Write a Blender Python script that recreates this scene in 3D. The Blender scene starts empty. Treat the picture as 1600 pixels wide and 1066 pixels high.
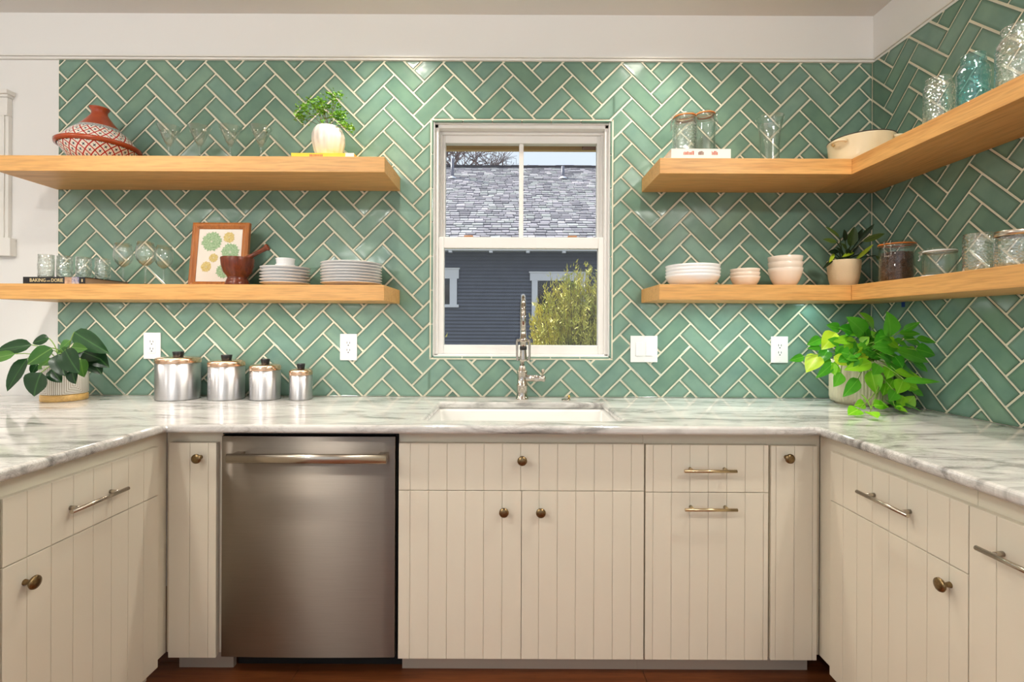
import bpy, bmesh, math, random
from mathutils import Vector, Matrix

random.seed(7)
SC = bpy.context.scene
COL = SC.collection
PI = math.pi

# ------------------------------------------------------------------ camera
F = 770.0                      # focal length in pixels of the 1600x1066 frame
CY, CZ = -2.35, 1.245          # camera distance from the tiled wall and height
ROLL = 0.0043
cam_d = bpy.data.cameras.new('camera')
cam_d.sensor_width = 36.0
cam_d.lens = 36.0 * F / 1600.0
cam_d.shift_y = -21.0 / 1600.0
cam_d.clip_start = 0.02
cam = bpy.data.objects.new('camera', cam_d)
COL.objects.link(cam)
cam.matrix_world = Matrix.Translation((0, CY, CZ)) @ Matrix.Rotation(PI/2, 4, 'X') @ Matrix.Rotation(ROLL, 4, 'Z')
SC.camera = cam

# ------------------------------------------------------------------ world, sun, lamps, exposure
SC.view_settings.view_transform = 'Standard'
SC.view_settings.look = 'None'
SC.view_settings.exposure = -0.22
SC.view_settings.gamma = 1.0
SC.view_settings.use_curve_mapping = False
SC.cycles.use_denoising = True
SC.cycles.max_bounces = 10
SC.cycles.transparent_max_bounces = 32
SC.cycles.caustics_reflective = False
SC.cycles.caustics_refractive = False

w = bpy.data.worlds.new('sky'); SC.world = w; w.use_nodes = True
nt = w.node_tree; nt.nodes.clear()
tc = nt.nodes.new('ShaderNodeTexCoord'); sep = nt.nodes.new('ShaderNodeSeparateXYZ')
rp = nt.nodes.new('ShaderNodeValToRGB')
rp.color_ramp.elements[0].position = 0.0; rp.color_ramp.elements[0].color = (0.86, 0.93, 1.0, 1)
rp.color_ramp.elements[1].position = 0.9; rp.color_ramp.elements[1].color = (0.66, 0.81, 1.0, 1)
bg = nt.nodes.new('ShaderNodeBackground'); bg.inputs['Strength'].default_value = 1.25
wo = nt.nodes.new('ShaderNodeOutputWorld')
nt.links.new(tc.outputs['Generated'], sep.inputs[0]); nt.links.new(sep.outputs['Z'], rp.inputs[0])
nt.links.new(rp.outputs[0], bg.inputs['Color']); nt.links.new(bg.outputs[0], wo.inputs[0])

sd = bpy.data.lights.new('sun', 'SUN'); sd.energy = 11.0; sd.angle = 0.01; sd.color = (1.0, 0.95, 0.86)
sun = bpy.data.objects.new('sun', sd); COL.objects.link(sun)
sun.rotation_euler = Vector((-0.75, 0.28, 0.60)).to_track_quat('Z', 'Y').to_euler()

def can(x, y, power, col=(1.0, 0.93, 0.82), angle=130, blend=0.6, r=0.05, z=2.72):
    d = bpy.data.lights.new('recessed_downlight', 'SPOT')
    d.energy = power; d.color = col; d.spot_size = math.radians(angle); d.spot_blend = blend
    d.shadow_soft_size = r
    o = bpy.data.objects.new('recessed_downlight', d); COL.objects.link(o); o.location = (x, y, z)
    return o
can(-0.52, -0.36, 52, angle=135, blend=0.9)
can(0.66, -0.36, 52, angle=135, blend=0.9)
can(-1.52, -1.22, 66)
can(1.27, -1.25, 60)
def add_bulb(x, y, z, power, col=(1.0, 0.965, 0.91)):      # unseen bulbs added behind the camera to brighten the room
    d = bpy.data.lights.new('added_bulb', 'POINT'); d.energy = power; d.color = col; d.shadow_soft_size = 0.06
    o = bpy.data.objects.new('added_bulb', d); COL.objects.link(o); o.location = (x, y, z)
for x in (-3.0, -1.42, 1.45):
    add_bulb(x, -2.55, 2.63, 44)
for x in (-1.66, -1.84):                               # two more added bulbs, placed to streak the dishwasher door
    add_bulb(x, -3.2, 1.88, 17)
def strip(x0, x1, y, z, power, col, rz=0.0):
    d = bpy.data.lights.new('under_shelf_light', 'AREA'); d.shape = 'RECTANGLE'; d.size = x1-x0; d.size_y = 0.012
    d.energy = power; d.color = col
    o = bpy.data.objects.new('under_shelf_light', d); COL.objects.link(o); o.location = ((x0+x1)/2, y, z)
strip(-2.1, -0.58, -0.20, 1.3545, 5.0, (1.0, 0.96, 0.88))
strip(0.66, 1.40, -0.20, 1.3630, 3.0, (0.86, 1.0, 0.97))
pk = bpy.data.lights.new('under_shelf_puck', 'AREA'); pk.shape = 'DISK'; pk.size = 0.05; pk.energy = 0.16; pk.color = (0.70, 1.0, 0.95)
po_ = bpy.data.objects.new('under_shelf_puck', pk); COL.objects.link(po_); po_.location = (1.405, -0.06, 1.3635)

# ------------------------------------------------------------------ helpers
def undo(px, py):
    dx, dy = px - 800.0, py - 533.0
    return dx + ROLL*dy, (dy - ROLL*dx) + 533.0 - 512.0
def at(px, py, Y):
    """point of the plane y=Y that stands at a photograph pixel"""
    dx, dy = undo(px, py); d = Y - CY
    return Vector((dx*d/F, Y, CZ - dy*d/F))
def at_z(px, py, Z):
    dx, dy = undo(px, py); d = (CZ - Z)*F/dy
    return Vector((dx*d/F, CY + d, Z))

class MB:
    def __init__(s): s.v = []; s.f = []; s.sm = []; s.attr = None
    def add(s, vs, fs, smooth=False):
        o = len(s.v); s.v += [tuple(p) for p in vs]
        for f in fs: s.f.append(tuple(i+o for i in f)); s.sm.append(smooth)
        return s
    def box(s, x0, x1, y0, y1, z0, z1):
        if x0 > x1: x0, x1 = x1, x0
        if y0 > y1: y0, y1 = y1, y0
        if z0 > z1: z0, z1 = z1, z0
        return s.add([(x0,y0,z0),(x1,y0,z0),(x1,y1,z0),(x0,y1,z0),(x0,y0,z1),(x1,y0,z1),(x1,y1,z1),(x0,y1,z1)],
                     [(0,3,2,1),(4,5,6,7),(0,1,5,4),(1,2,6,5),(2,3,7,6),(3,0,4,7)])
    def lathe(s, prof, n=32, c=(0,0,0), smooth=True, flute=None, axis=None):
        """prof: (radius, z) from bottom to top along the outside; closes on the axis where r==0"""
        vs = []; fs = []; rings = []
        for (r, z) in prof:
            if r < 1e-6:
                rings.append([len(vs)]); vs.append((0, 0, z))
            else:
                ring = []
                for k in range(n):
                    a = 2*PI*k/n; rr = r if not flute else r*(1 + flute[1]*math.cos(flute[0]*a))
                    ring.append(len(vs)); vs.append((rr*math.cos(a), rr*math.sin(a), z))
                rings.append(ring)
        for A, B in zip(rings, rings[1:]):
            for k in range(n):
                k2 = (k+1) % n
                if len(A) == 1 and len(B) == 1: continue
                if len(A) == 1: fs.append((A[0], B[k2], B[k]))
                elif len(B) == 1: fs.append((A[k], A[k2], B[0]))
                else: fs.append((A[k], A[k2], B[k2], B[k]))
        M = Matrix.Translation(c)
        if axis is not None: M = M @ Vector(axis).to_track_quat('Z', 'Y').to_matrix().to_4x4()
        return s.add([M @ Vector(p) for p in vs], fs, smooth)
    def tube(s, pts, r, n=8, smooth=True, cap=True):
        pts = [Vector(p) for p in pts]; m = len(pts)
        rs = r if isinstance(r, (list, tuple)) else [r]*m
        vs = []; fs = []; prev = None
        for i, p in enumerate(pts):
            t = (pts[min(i+1, m-1)] - pts[max(i-1, 0)]).normalized()
            if prev is None:
                u = t.orthogonal().normalized()
            else:
                u = (prev - t*prev.dot(t))
                u = u.normalized() if u.length > 1e-6 else t.orthogonal().normalized()
            prev = u; b = t.cross(u)
            for k in range(n):
                a = 2*PI*k/n; vs.append(p + (u*math.cos(a) + b*math.sin(a))*rs[i])
        for i in range(m-1):
            for k in range(n):
                k2 = (k+1) % n
                fs.append((i*n+k, i*n+k2, (i+1)*n+k2, (i+1)*n+k))
        s.add(vs, fs, smooth)
        if cap:
            s.add(vs[:n], [tuple(range(n-1, -1, -1))]); s.add(vs[-n:], [tuple(range(n))])
        return s
    def prism(s, poly, y0, y1):
        """poly in (x,z), extruded from y0 (front) to y1"""
        n = len(poly)
        vs = [(x, y0, z) for x, z in poly] + [(x, y1, z) for x, z in poly]
        fs = [tuple(range(n)), tuple(range(2*n-1, n-1, -1))]
        for k in range(n):
            k2 = (k+1) % n; fs.append((k, n+k, n+k2, k2))
        return s.add(vs, fs)
    def mesh(s, name):
        me = bpy.data.meshes.new(name); me.from_pydata(s.v, [], s.f)
        me.polygons.foreach_set('use_smooth', s.sm); me.update()
        return me
    def build(s, name, mat, parent=None, bevel=0, seg=2, fix=True, **kw):
        me = s.mesh(name)
        if fix:
            b = bmesh.new(); b.from_mesh(me); bmesh.ops.remove_doubles(b, verts=b.verts, dist=1e-6)
            bmesh.ops.recalc_face_normals(b, faces=b.faces); b.to_mesh(me); b.free()
        return link(name, me, mat, parent, bevel, seg, **kw)

def link(name, me, mat, parent=None, bevel=0, seg=2, **kw):
    o = bpy.data.objects.new(name, me); COL.objects.link(o)
    if mat and not me.materials: me.materials.append(mat)
    if parent: o.parent = parent
    if bevel:
        m = o.modifiers.new('bevel', 'BEVEL'); m.width = bevel; m.segments = seg; m.limit_method = 'ANGLE'
        m.angle_limit = math.radians(40); m.harden_normals = False
        if seg > 1:
            for p in me.polygons: pass
    for k, v in kw.items(): o[k] = v
    return o
def tag(o, label=None, category=None, group=None, kind=None):
    if label: o['label'] = label
    if category: o['category'] = category
    if group: o['group'] = group
    if kind: o['kind'] = kind
    return o
def thing(name, label, category, loc=(0,0,0), rz=0.0, group=None):
    o = bpy.data.objects.new(name, None); COL.objects.link(o); o.empty_display_size = 0.05
    o.location = loc; o.rotation_euler = (0, 0, rz)
    return tag(o, label, category, group)
def struct(o): o['kind'] = 'structure'; return o
def text_mesh(body, size, depth=0.0, align='CENTER', spacing=1.0):
    c = bpy.data.curves.new('lettering', 'FONT'); c.body = body; c.size = size; c.extrude = depth
    c.align_x = align; c.align_y = 'CENTER'; c.space_character = spacing; c.resolution_u = 2
    o = bpy.data.objects.new('lettering', c); COL.objects.link(o)
    dg = bpy.context.evaluated_depsgraph_get()
    me = bpy.data.meshes.new_from_object(o.evaluated_get(dg))
    bpy.data.objects.remove(o); bpy.data.curves.remove(c)
    return me

# ------------------------------------------------------------------ materials
def lin(r, g, b):
    f = lambda c: (c/255/12.92) if c/255 <= 0.04045 else ((c/255+0.055)/1.055)**2.4
    return (f(r), f(g), f(b), 1.0)
def nodes(name):
    m = bpy.data.materials.new(name); m.use_nodes = True
    t = m.node_tree; t.nodes.clear()
    out = t.nodes.new('ShaderNodeOutputMaterial')
    return m, t, out
def N(t, typ, **kw):
    n = t.nodes.new(typ)
    for k, v in kw.items():
        if k in n.inputs.keys(): n.inputs[k].default_value = v
        else: setattr(n, k, v)
    return n
def ramp(t, stops, interp='LINEAR'):
    r = t.nodes.new('ShaderNodeValToRGB'); cr = r.color_ramp; cr.interpolation = interp
    while len(cr.elements) < len(stops): cr.elements.new(0.5)
    for e, (p, c) in zip(cr.elements, stops): e.position = p; e.color = c
    return r
def pbr(name, col, rough=0.5, metal=0.0, spec=0.5, noise=None, col2=None, bump=0.0, bscale=60, coords='Object', stretch=(1,1,1), coat=0.0, **kw):
    """plain procedural surface: two tones mixed by a noise, optional fine relief"""
    m, t, out = nodes(name)
    p = N(t, 'ShaderNodeBsdfPrincipled', Roughness=rough, Metallic=metal)
    p.inputs['Specular IOR Level'].default_value = spec
    p.inputs['Coat Weight'].default_value = coat; p.inputs['Coat Roughness'].default_value = 0.05
    p.inputs['Base Color'].default_value = col
    t.links.new(p.outputs[0], out.inputs[0])
    tcn = N(t, 'ShaderNodeTexCoord'); mp = N(t, 'ShaderNodeMapping'); mp.inputs['Scale'].default_value = stretch
    t.links.new(tcn.outputs[coords], mp.inputs[0])
    if noise:
        nz = N(t, 'ShaderNodeTexNoise', Scale=noise, Detail=4.0); t.links.new(mp.outputs[0], nz.inputs['Vector'])
        r = ramp(t, [(0.3, col), (0.7, col2 or tuple(c*0.8 for c in col[:3])+(1,))])
        t.links.new(nz.outputs['Fac'], r.inputs[0]); t.links.new(r.outputs[0], p.inputs['Base Color'])
    if bump:
        nb = N(t, 'ShaderNodeTexNoise', Scale=bscale, Detail=3.0); t.links.new(mp.outputs[0], nb.inputs['Vector'])
        b = N(t, 'ShaderNodeBump', Strength=bump, Distance=0.002); t.links.new(nb.outputs['Fac'], b.inputs['Height'])
        t.links.new(b.outputs[0], p.inputs['Normal'])
    for k, v in kw.items(): p.inputs[k].default_value = v
    return m

MAT = {}
def tile_mat():
    m, t, out = nodes('green_glaze')
    p = N(t, 'ShaderNodeBsdfPrincipled', Roughness=0.16); p.inputs['Specular IOR Level'].default_value = 0.5
    t.links.new(p.outputs[0], out.inputs[0])
    oi = N(t, 'ShaderNodeObjectInfo'); g = N(t, 'ShaderNodeNewGeometry')
    r = ramp(t, [(0.0, lin(108,140,122)), (0.35, lin(116,147,129)), (0.7, lin(118,150,137)), (1.0, lin(127,157,138))])
    t.links.new(oi.outputs['Random'], r.inputs[0])
    nz = N(t, 'ShaderNodeTexNoise', Scale=11.0, Detail=3.0); t.links.new(g.outputs['Position'], nz.inputs['Vector'])
    mx = N(t, 'ShaderNodeMix', data_type='RGBA', blend_type='MULTIPLY'); mx.inputs['Factor'].default_value = 1.0
    r2 = ramp(t, [(0.3, (0.80,0.84,0.86,1)), (0.7, (1.1,1.08,1.04,1))]); t.links.new(nz.outputs['Fac'], r2.inputs[0])
    t.links.new(r.outputs[0], mx.inputs[6]); t.links.new(r2.outputs[0], mx.inputs[7])
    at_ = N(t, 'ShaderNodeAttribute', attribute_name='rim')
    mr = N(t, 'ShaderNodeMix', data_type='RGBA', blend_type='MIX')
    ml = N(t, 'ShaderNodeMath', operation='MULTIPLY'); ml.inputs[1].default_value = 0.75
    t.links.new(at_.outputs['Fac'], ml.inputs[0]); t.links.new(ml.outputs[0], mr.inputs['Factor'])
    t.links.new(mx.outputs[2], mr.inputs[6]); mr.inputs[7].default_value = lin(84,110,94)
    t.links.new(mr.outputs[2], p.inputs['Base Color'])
    nb = N(t, 'ShaderNodeTexNoise', Scale=16.0, Detail=1.0); t.links.new(g.outputs['Position'], nb.inputs['Vector'])
    b = N(t, 'ShaderNodeBump', Strength=0.12, Distance=0.01); t.links.new(nb.outputs['Fac'], b.inputs['Height'])
    t.links.new(b.outputs[0], p.inputs['Normal'])
    return m
def wood_mat(name, c1, c2, c3, axis='X', scale=1.0, rough=0.42):
    m, t, out = nodes(name)
    p = N(t, 'ShaderNodeBsdfPrincipled', Roughness=rough); t.links.new(p.outputs[0], out.inputs[0])
    tcn = N(t, 'ShaderNodeTexCoord'); mp = N(t, 'ShaderNodeMapping')
    s = {'X': (0.55, 9, 9), 'Y': (9, 0.55, 9), 'Z': (9, 9, 0.55)}[axis]
    mp.inputs['Scale'].default_value = tuple(v*scale for v in s)
    t.links.new(tcn.outputs['Object'], mp.inputs[0])
    n1 = N(t, 'ShaderNodeTexNoise', Scale=2.2, Detail=6.0, Distortion=0.6); t.links.new(mp.outputs[0], n1.inputs['Vector'])
    r = ramp(t, [(0.25, c1), (0.5, c2), (0.78, c3)]); t.links.new(n1.outputs['Fac'], r.inputs[0])
    mp2 = N(t, 'ShaderNodeMapping'); mp2.inputs['Scale'].default_value = tuple(v*scale*6 for v in s)
    t.links.new(tcn.outputs['Object'], mp2.inputs[0])
    n2 = N(t, 'ShaderNodeTexNoise', Scale=3.0, Detail=3.0); t.links.new(mp2.outputs[0], n2.inputs['Vector'])
    r2 = ramp(t, [(0.3, (0.82,0.80,0.78,1)), (0.6, (1.05,1.05,1.05,1))]); t.links.new(n2.outputs['Fac'], r2.inputs[0])
    mx = N(t, 'ShaderNodeMix', data_type='RGBA', blend_type='MULTIPLY'); mx.inputs['Factor'].default_value = 1.0
    t.links.new(r.outputs[0], mx.inputs[6]); t.links.new(r2.outputs[0], mx.inputs[7])
    t.links.new(mx.outputs[2], p.inputs['Base Color'])
    return m
def marble_mat():
    m, t, out = nodes('marble')
    p = N(t, 'ShaderNodeBsdfPrincipled', Roughness=0.09); t.links.new(p.outputs[0], out.inputs[0])
    tcn = N(t, 'ShaderNodeTexCoord'); mp = N(t, 'ShaderNodeMapping')
    mp.inputs['Scale'].default_value = (1.0, 3.4, 3.4); mp.inputs['Rotation'].default_value = (0, 0, 0.22)
    t.links.new(tcn.outputs['Object'], mp.inputs[0])
    n1 = N(t, 'ShaderNodeTexNoise', Scale=3.2, Detail=9.0, Roughness=0.62, Distortion=1.1); t.links.new(mp.outputs[0], n1.inputs['Vector'])
    r1 = ramp(t, [(0.36, lin(224,222,217)), (0.52, lin(204,202,198)), (0.62, lin(158,156,152)), (0.75, lin(108,105,100))])
    t.links.new(n1.outputs['Fac'], r1.inputs[0])
    n2 = N(t, 'ShaderNodeTexNoise', Scale=9.0, Detail=8.0, Roughness=0.7, Distortion=2.0); t.links.new(mp.outputs[0], n2.inputs['Vector'])
    r2 = ramp(t, [(0.44, (1,1,1,1)), (0.495, (0.70,0.69,0.68,1)), (0.53, (1,1,1,1))]); t.links.new(n2.outputs['Fac'], r2.inputs[0])
    n3 = N(t, 'ShaderNodeTexNoise', Scale=1.7, Detail=2.0); t.links.new(tcn.outputs['Object'], n3.inputs['Vector'])
    r3 = ramp(t, [(0.42, (0,0,0,1)), (0.62, (1,1,1,1))]); t.links.new(n3.outputs['Fac'], r3.inputs[0])
    mx = N(t, 'ShaderNodeMix', data_type='RGBA', blend_type='MULTIPLY')
    t.links.new(r3.outputs[0], mx.inputs['Factor']); t.links.new(r1.outputs[0], mx.inputs[6]); t.links.new(r2.outputs[0], mx.inputs[7])
    t.links.new(mx.outputs[2], p.inputs['Base Color'])
    return m
def glass_mat(name, tint=(0.97,0.98,0.97), edge=(0.70,0.76,0.73), bump=0.0, bscale=90, refl=1.0):
    m, t, out = nodes(name)
    lw = N(t, 'ShaderNodeLayerWeight', Blend=0.5)
    mc = N(t, 'ShaderNodeMix', data_type='RGBA'); mc.inputs[6].default_value = (*tint, 1); mc.inputs[7].default_value = (*edge, 1)
    pw = N(t, 'ShaderNodeMath', operation='POWER'); pw.inputs[1].default_value = 2.2
    t.links.new(lw.outputs['Facing'], pw.inputs[0]); t.links.new(pw.outputs[0], mc.inputs['Factor'])
    tr = N(t, 'ShaderNodeBsdfTransparent'); t.links.new(mc.outputs[2], tr.inputs['Color'])
    gl = N(t, 'ShaderNodeBsdfGlossy', Roughness=0.03); gl.inputs['Color'].default_value = (1, 1, 1, 1)
    p5 = N(t, 'ShaderNodeMath', operation='POWER'); p5.inputs[1].default_value = 2.6
    t.links.new(lw.outputs['Facing'], p5.inputs[0])
    ml = N(t, 'ShaderNodeMath', operation='MULTIPLY_ADD'); ml.inputs[1].default_value = 0.80*refl; ml.inputs[2].default_value = 0.075*refl; ml.use_clamp = True
    t.links.new(p5.outputs[0], ml.inputs[0])
    mix = N(t, 'ShaderNodeMixShader'); t.links.new(ml.outputs[0], mix.inputs[0])
    t.links.new(tr.outputs[0], mix.inputs[1]); t.links.new(gl.outputs[0], mix.inputs[2])
    if bump:
        tcn = N(t, 'ShaderNodeTexCoord'); nb = N(t, 'ShaderNodeTexVoronoi', Scale=bscale)
        t.links.new(tcn.outputs['Object'], nb.inputs['Vector'])
        b = N(t, 'ShaderNodeBump', Strength=bump, Distance=0.004); t.links.new(nb.outputs['Distance'], b.inputs['Height'])
        for n in (gl, lw): t.links.new(b.outputs[0], n.inputs['Normal'])
    t.links.new(mix.outputs[0], out.inputs[0])
    return m
def leaf_mat(name, c1, c2, vein, rough=0.35):
    m, t, out = nodes(name)
    p = N(t, 'ShaderNodeBsdfPrincipled', Roughness=rough); 
    tcn = N(t, 'ShaderNodeTexCoord'); sp = N(t, 'ShaderNodeSeparateXYZ'); t.links.new(tcn.outputs['Object'], sp.inputs[0])
    ab = N(t, 'ShaderNodeMath', operation='ABSOLUTE'); t.links.new(sp.outputs['X'], ab.inputs[0])
    rv = ramp(t, [(0.0, (1,1,1,1)), (0.045, (0,0,0,1))]); t.links.new(ab.outputs[0], rv.inputs[0])
    oi = N(t, 'ShaderNodeObjectInfo'); nz = N(t, 'ShaderNodeTexNoise', Scale=3.0, Detail=3.0); t.links.new(tcn.outputs['Object'], nz.inputs['Vector'])
    ad = N(t, 'ShaderNodeMath', operation='ADD'); t.links.new(oi.outputs['Random'], ad.inputs[0]); t.links.new(nz.outputs['Fac'], ad.inputs[1])
    dv = N(t, 'ShaderNodeMath', operation='MULTIPLY'); dv.inputs[1].default_value = 0.5; t.links.new(ad.outputs[0], dv.inputs[0])
    r = ramp(t, [(0.2, c1), (0.8, c2)]); t.links.new(dv.outputs[0], r.inputs[0])
    mx = N(t, 'ShaderNodeMix', data_type='RGBA'); t.links.new(rv.outputs[0], mx.inputs['Factor'])
    t.links.new(r.outputs[0], mx.inputs[6]); mx.inputs[7].default_value = vein
    t.links.new(mx.outputs[2], p.inputs['Base Color'])
    tl = N(t, 'ShaderNodeBsdfTranslucent'); t.links.new(mx.outputs[2], tl.inputs['Color'])
    ms = N(t, 'ShaderNodeMixShader'); ms.inputs[0].default_value = 0.28
    t.links.new(p.outputs[0], ms.inputs[1]); t.links.new(tl.outputs[0], ms.inputs[2]); t.links.new(ms.outputs[0], out.inputs[0])
    return m
def steel_mat(name, col, rough, aniso, axis='Z', bscale=(2, 2, 400), rot=0.25):
    m, t, out = nodes(name)
    p = N(t, 'ShaderNodeBsdfPrincipled', Roughness=rough, Metallic=1.0); p.inputs['Base Color'].default_value = col
    p.inputs['Anisotropic'].default_value = aniso; p.inputs['Anisotropic Rotation'].default_value = rot
    tg = N(t, 'ShaderNodeCombineXYZ', Z=1.0); t.links.new(tg.outputs[0], p.inputs['Tangent'])   # smeared upright, across the brushing
    tcn = N(t, 'ShaderNodeTexCoord'); mp = N(t, 'ShaderNodeMapping'); mp.inputs['Scale'].default_value = bscale
    t.links.new(tcn.outputs['Object'], mp.inputs[0])
    nz = N(t, 'ShaderNodeTexNoise', Scale=1.0, Detail=2.0); t.links.new(mp.outputs[0], nz.inputs['Vector'])
    r = ramp(t, [(0.3, tuple(c*0.94 for c in col[:3])+(1,)), (0.7, col)]); t.links.new(nz.outputs['Fac'], r.inputs[0])
    t.links.new(r.outputs[0], p.inputs['Base Color']); t.links.new(p.outputs[0], out.inputs[0])
    return m

MAT['tile'] = tile_mat()
MAT['grout'] = pbr('grout', lin(236,229,206), 0.9, bump=0.2, bscale=300)
MAT['paint'] = pbr('white_wall_paint', lin(230,229,226), 0.75, bump=0.15, bscale=35, spec=0.25)
MAT['ceiling'] = pbr('ceiling_paint', lin(226,223,218), 0.9, bump=0.25, bscale=60, spec=0.2)
MAT['trim'] = pbr('white_trim', lin(228,226,220), 0.45)
MAT['vinyl'] = pbr('white_vinyl', lin(232,230,226), 0.38)
MAT['cab'] = pbr('cream_cabinet_paint', lin(229,222,203), 0.42, bump=0.05, bscale=120)
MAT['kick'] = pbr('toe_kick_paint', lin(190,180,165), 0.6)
MAT['dark'] = pbr('black_gap', (0.006,0.006,0.006,1), 0.7)
MAT['marble'] = marble_mat()
MAT['porcelain'] = pbr('white_fireclay', lin(240,239,235), 0.12)
MAT['wood'] = wood_mat('honey_fir', lin(212,156,86), lin(222,170,102), lin(198,138,70))
MAT['wood_y'] = wood_mat('honey_fir_side', lin(206,150,84), lin(216,164,98), lin(192,132,68), axis='Y')
MAT['floor'] = wood_mat('reddish_floorboard', lin(112,60,30), lin(136,78,42), lin(92,46,22), rough=0.3)
MAT['champagne'] = pbr('champagne_brass', lin(206,186,148), 0.25, metal=1.0)
MAT['brass'] = pbr('aged_brass', lin(150,128,92), 0.28, metal=1.0, noise=200, col2=lin(120,100,70))
MAT['nickel'] = pbr('brushed_nickel', lin(190,180,165), 0.27, metal=1.0)
MAT['chrome'] = pbr('polished_nickel', lin(196,188,178), 0.10, metal=1.0)
MAT['steel'] = steel_mat('brushed_steel_door', lin(146,137,126), 0.36, 1.0, rot=0.0, bscale=(8,8,420))
MAT['alu'] = steel_mat('spun_aluminium', lin(206,206,208), 0.40, 0.9, bscale=(1,1,300), rot=0.0)
MAT['copper'] = pbr('copper_tinted_lid', lin(226,190,160), 0.22, metal=1.0)
MAT['black'] = pbr('black_plastic', (0.012,0.012,0.012,1), 0.3)
MAT['plate'] = pbr('white_china', lin(248,248,248), 0.2)
MAT['plastic'] = pbr('white_plate_plastic', lin(236,236,234), 0.35)
MAT['slot'] = pbr('dark_slot', (0.02,0.02,0.02,1), 0.6)
MAT['glass'] = glass_mat('clear_glass')
MAT['glass_emb'] = glass_mat('pressed_glass', bump=0.55, bscale=110, tint=(0.95,0.97,0.95), edge=(0.70,0.77,0.72), refl=2.0)
MAT['glass_blue'] = glass_mat('aqua_glass', tint=(0.66,0.90,0.92), edge=(0.25,0.58,0.64), bump=0.35, bscale=80, refl=1.4)
MAT['glass_jar'] = glass_mat('jar_glass', refl=0.5)
MAT['pane'] = glass_mat('window_glass', tint=(0.98,0.99,0.99), edge=(0.8,0.85,0.85), refl=0.3)

# ================================================================== the room
XR, XL = 1.714, -2.168            # tiled corner on the right, left end of the tiling
ZC, ZT, ZK = 2.743, 2.512, 0.914  # ceiling, top of the tiling, worktop
OX0, OX1, OZ0, OZ1 = -0.390, 0.477, 1.0955, 2.237    # window opening in the tile
TH = 0.009                        # tile thickness

m = MB()
m.box(-4.0, OX0, TH, 0.16, 0, ZC).box(OX1, 1.95, TH, 0.16, 0, ZC).box(OX0, OX1, TH, 0.16, 0, OZ0).box(OX0, OX1, TH, 0.16, OZ1, ZC)
wall_back = struct(m.build('wall_back', MAT['paint'], fix=False))
wall_right = struct(MB().box(XR+TH, 1.90, -5.0, TH, 0, ZC).build('wall_right', MAT['paint']))
struct(MB().box(-4.12, -4.0, -5.0, 0.16, 0, ZC).build('wall_left', MAT['paint']))
m = MB()   # unseen wall behind the camera; wide empty opening added to let skylight in
m.box(-4.12, -3.3, -5.1, -5.0, 0, ZC).box(1.3, 1.90, -5.1, -5.0, 0, ZC).box(-3.3, 1.3, -5.1, -5.0, 2.45, ZC).box(-3.3, 1.3, -5.1, -5.0, 0, 0.35)
struct(m.build('wall_rear', MAT['paint'], fix=False))
struct(MB().box(-4.12, 1.90, -5.1, 0.16, ZC, ZC+0.1).build('ceiling', MAT['ceiling']))
floor = struct(MB().box(-4.12, 1.90, -5.1, 0.16, -0.08, -0.016).build('floor', MAT['floor']))
for r in range(16):                          # floorboards along the back run
    y1 = -0.40 - r*0.127; x = -1.75 + random.uniform(0, 0.5)
    cuts = [-1.30] + sorted(c for c in [-1.30 + (r*0.53) % 1.1 + k*1.25 for k in range(3)] if -1.2 < c < 1.05) + [1.16]
    for a, b in zip(cuts, cuts[1:]):
        MB().box(a+0.0008, b-0.0008, y1-0.1255, y1, -0.0159, 0.0).build('floorboard', MAT['floor'], floor, bevel=0.001, seg=1)
# picture rail and casing
m = MB()
m.box(-4.0, XR+TH, -0.004, TH, ZT+0.004, ZT+0.016).box(-4.0, XR+TH, -0.010, TH, ZT+0.016, ZT+0.024)
struct(m.build('trim_1', MAT['trim'], bevel=0.002))
m = MB()
m.box(XR-0.004+0.008, XR+TH, -5.0, -0.004, ZT+0.004, ZT+0.016).box(XR-0.006+0.004, XR+TH, -5.0, -0.010, ZT+0.016, ZT+0.024)
struct(m.build('trim_2', MAT['trim'], bevel=0.002))
a = at(11, 146, -0.012); b = at(13, 372, -0.012); c = at(15.5, 400, -0.018)
m = MB()
x_leg = at(12, 300, -0.012).x
m.box(x_leg-0.11, x_leg, -0.010, TH, b.z, a.z-0.105).box(x_leg-0.095, x_leg-0.07, -0.016, -0.01, b.z, a.z-0.105).box(x_leg-0.04, x_leg-0.015, -0.016, -0.01, b.z, a.z-0.105)
m.box(-3.5, x_leg+0.0, -0.016, TH, a.z-0.105, a.z-0.02).box(-3.5, x_leg+0.008, -0.024, TH, a.z-0.02, a.z-0.008).box(-3.5, x_leg+0.016, -0.034, TH, a.z-0.008, a.z+0.012)
m.box(x_leg-0.12, at(15.5, 385, -0.024).x, -0.024, TH, c.z, b.z)
struct(m.build('trim_3', MAT['trim'], fix=False, bevel=0.002))

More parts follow.
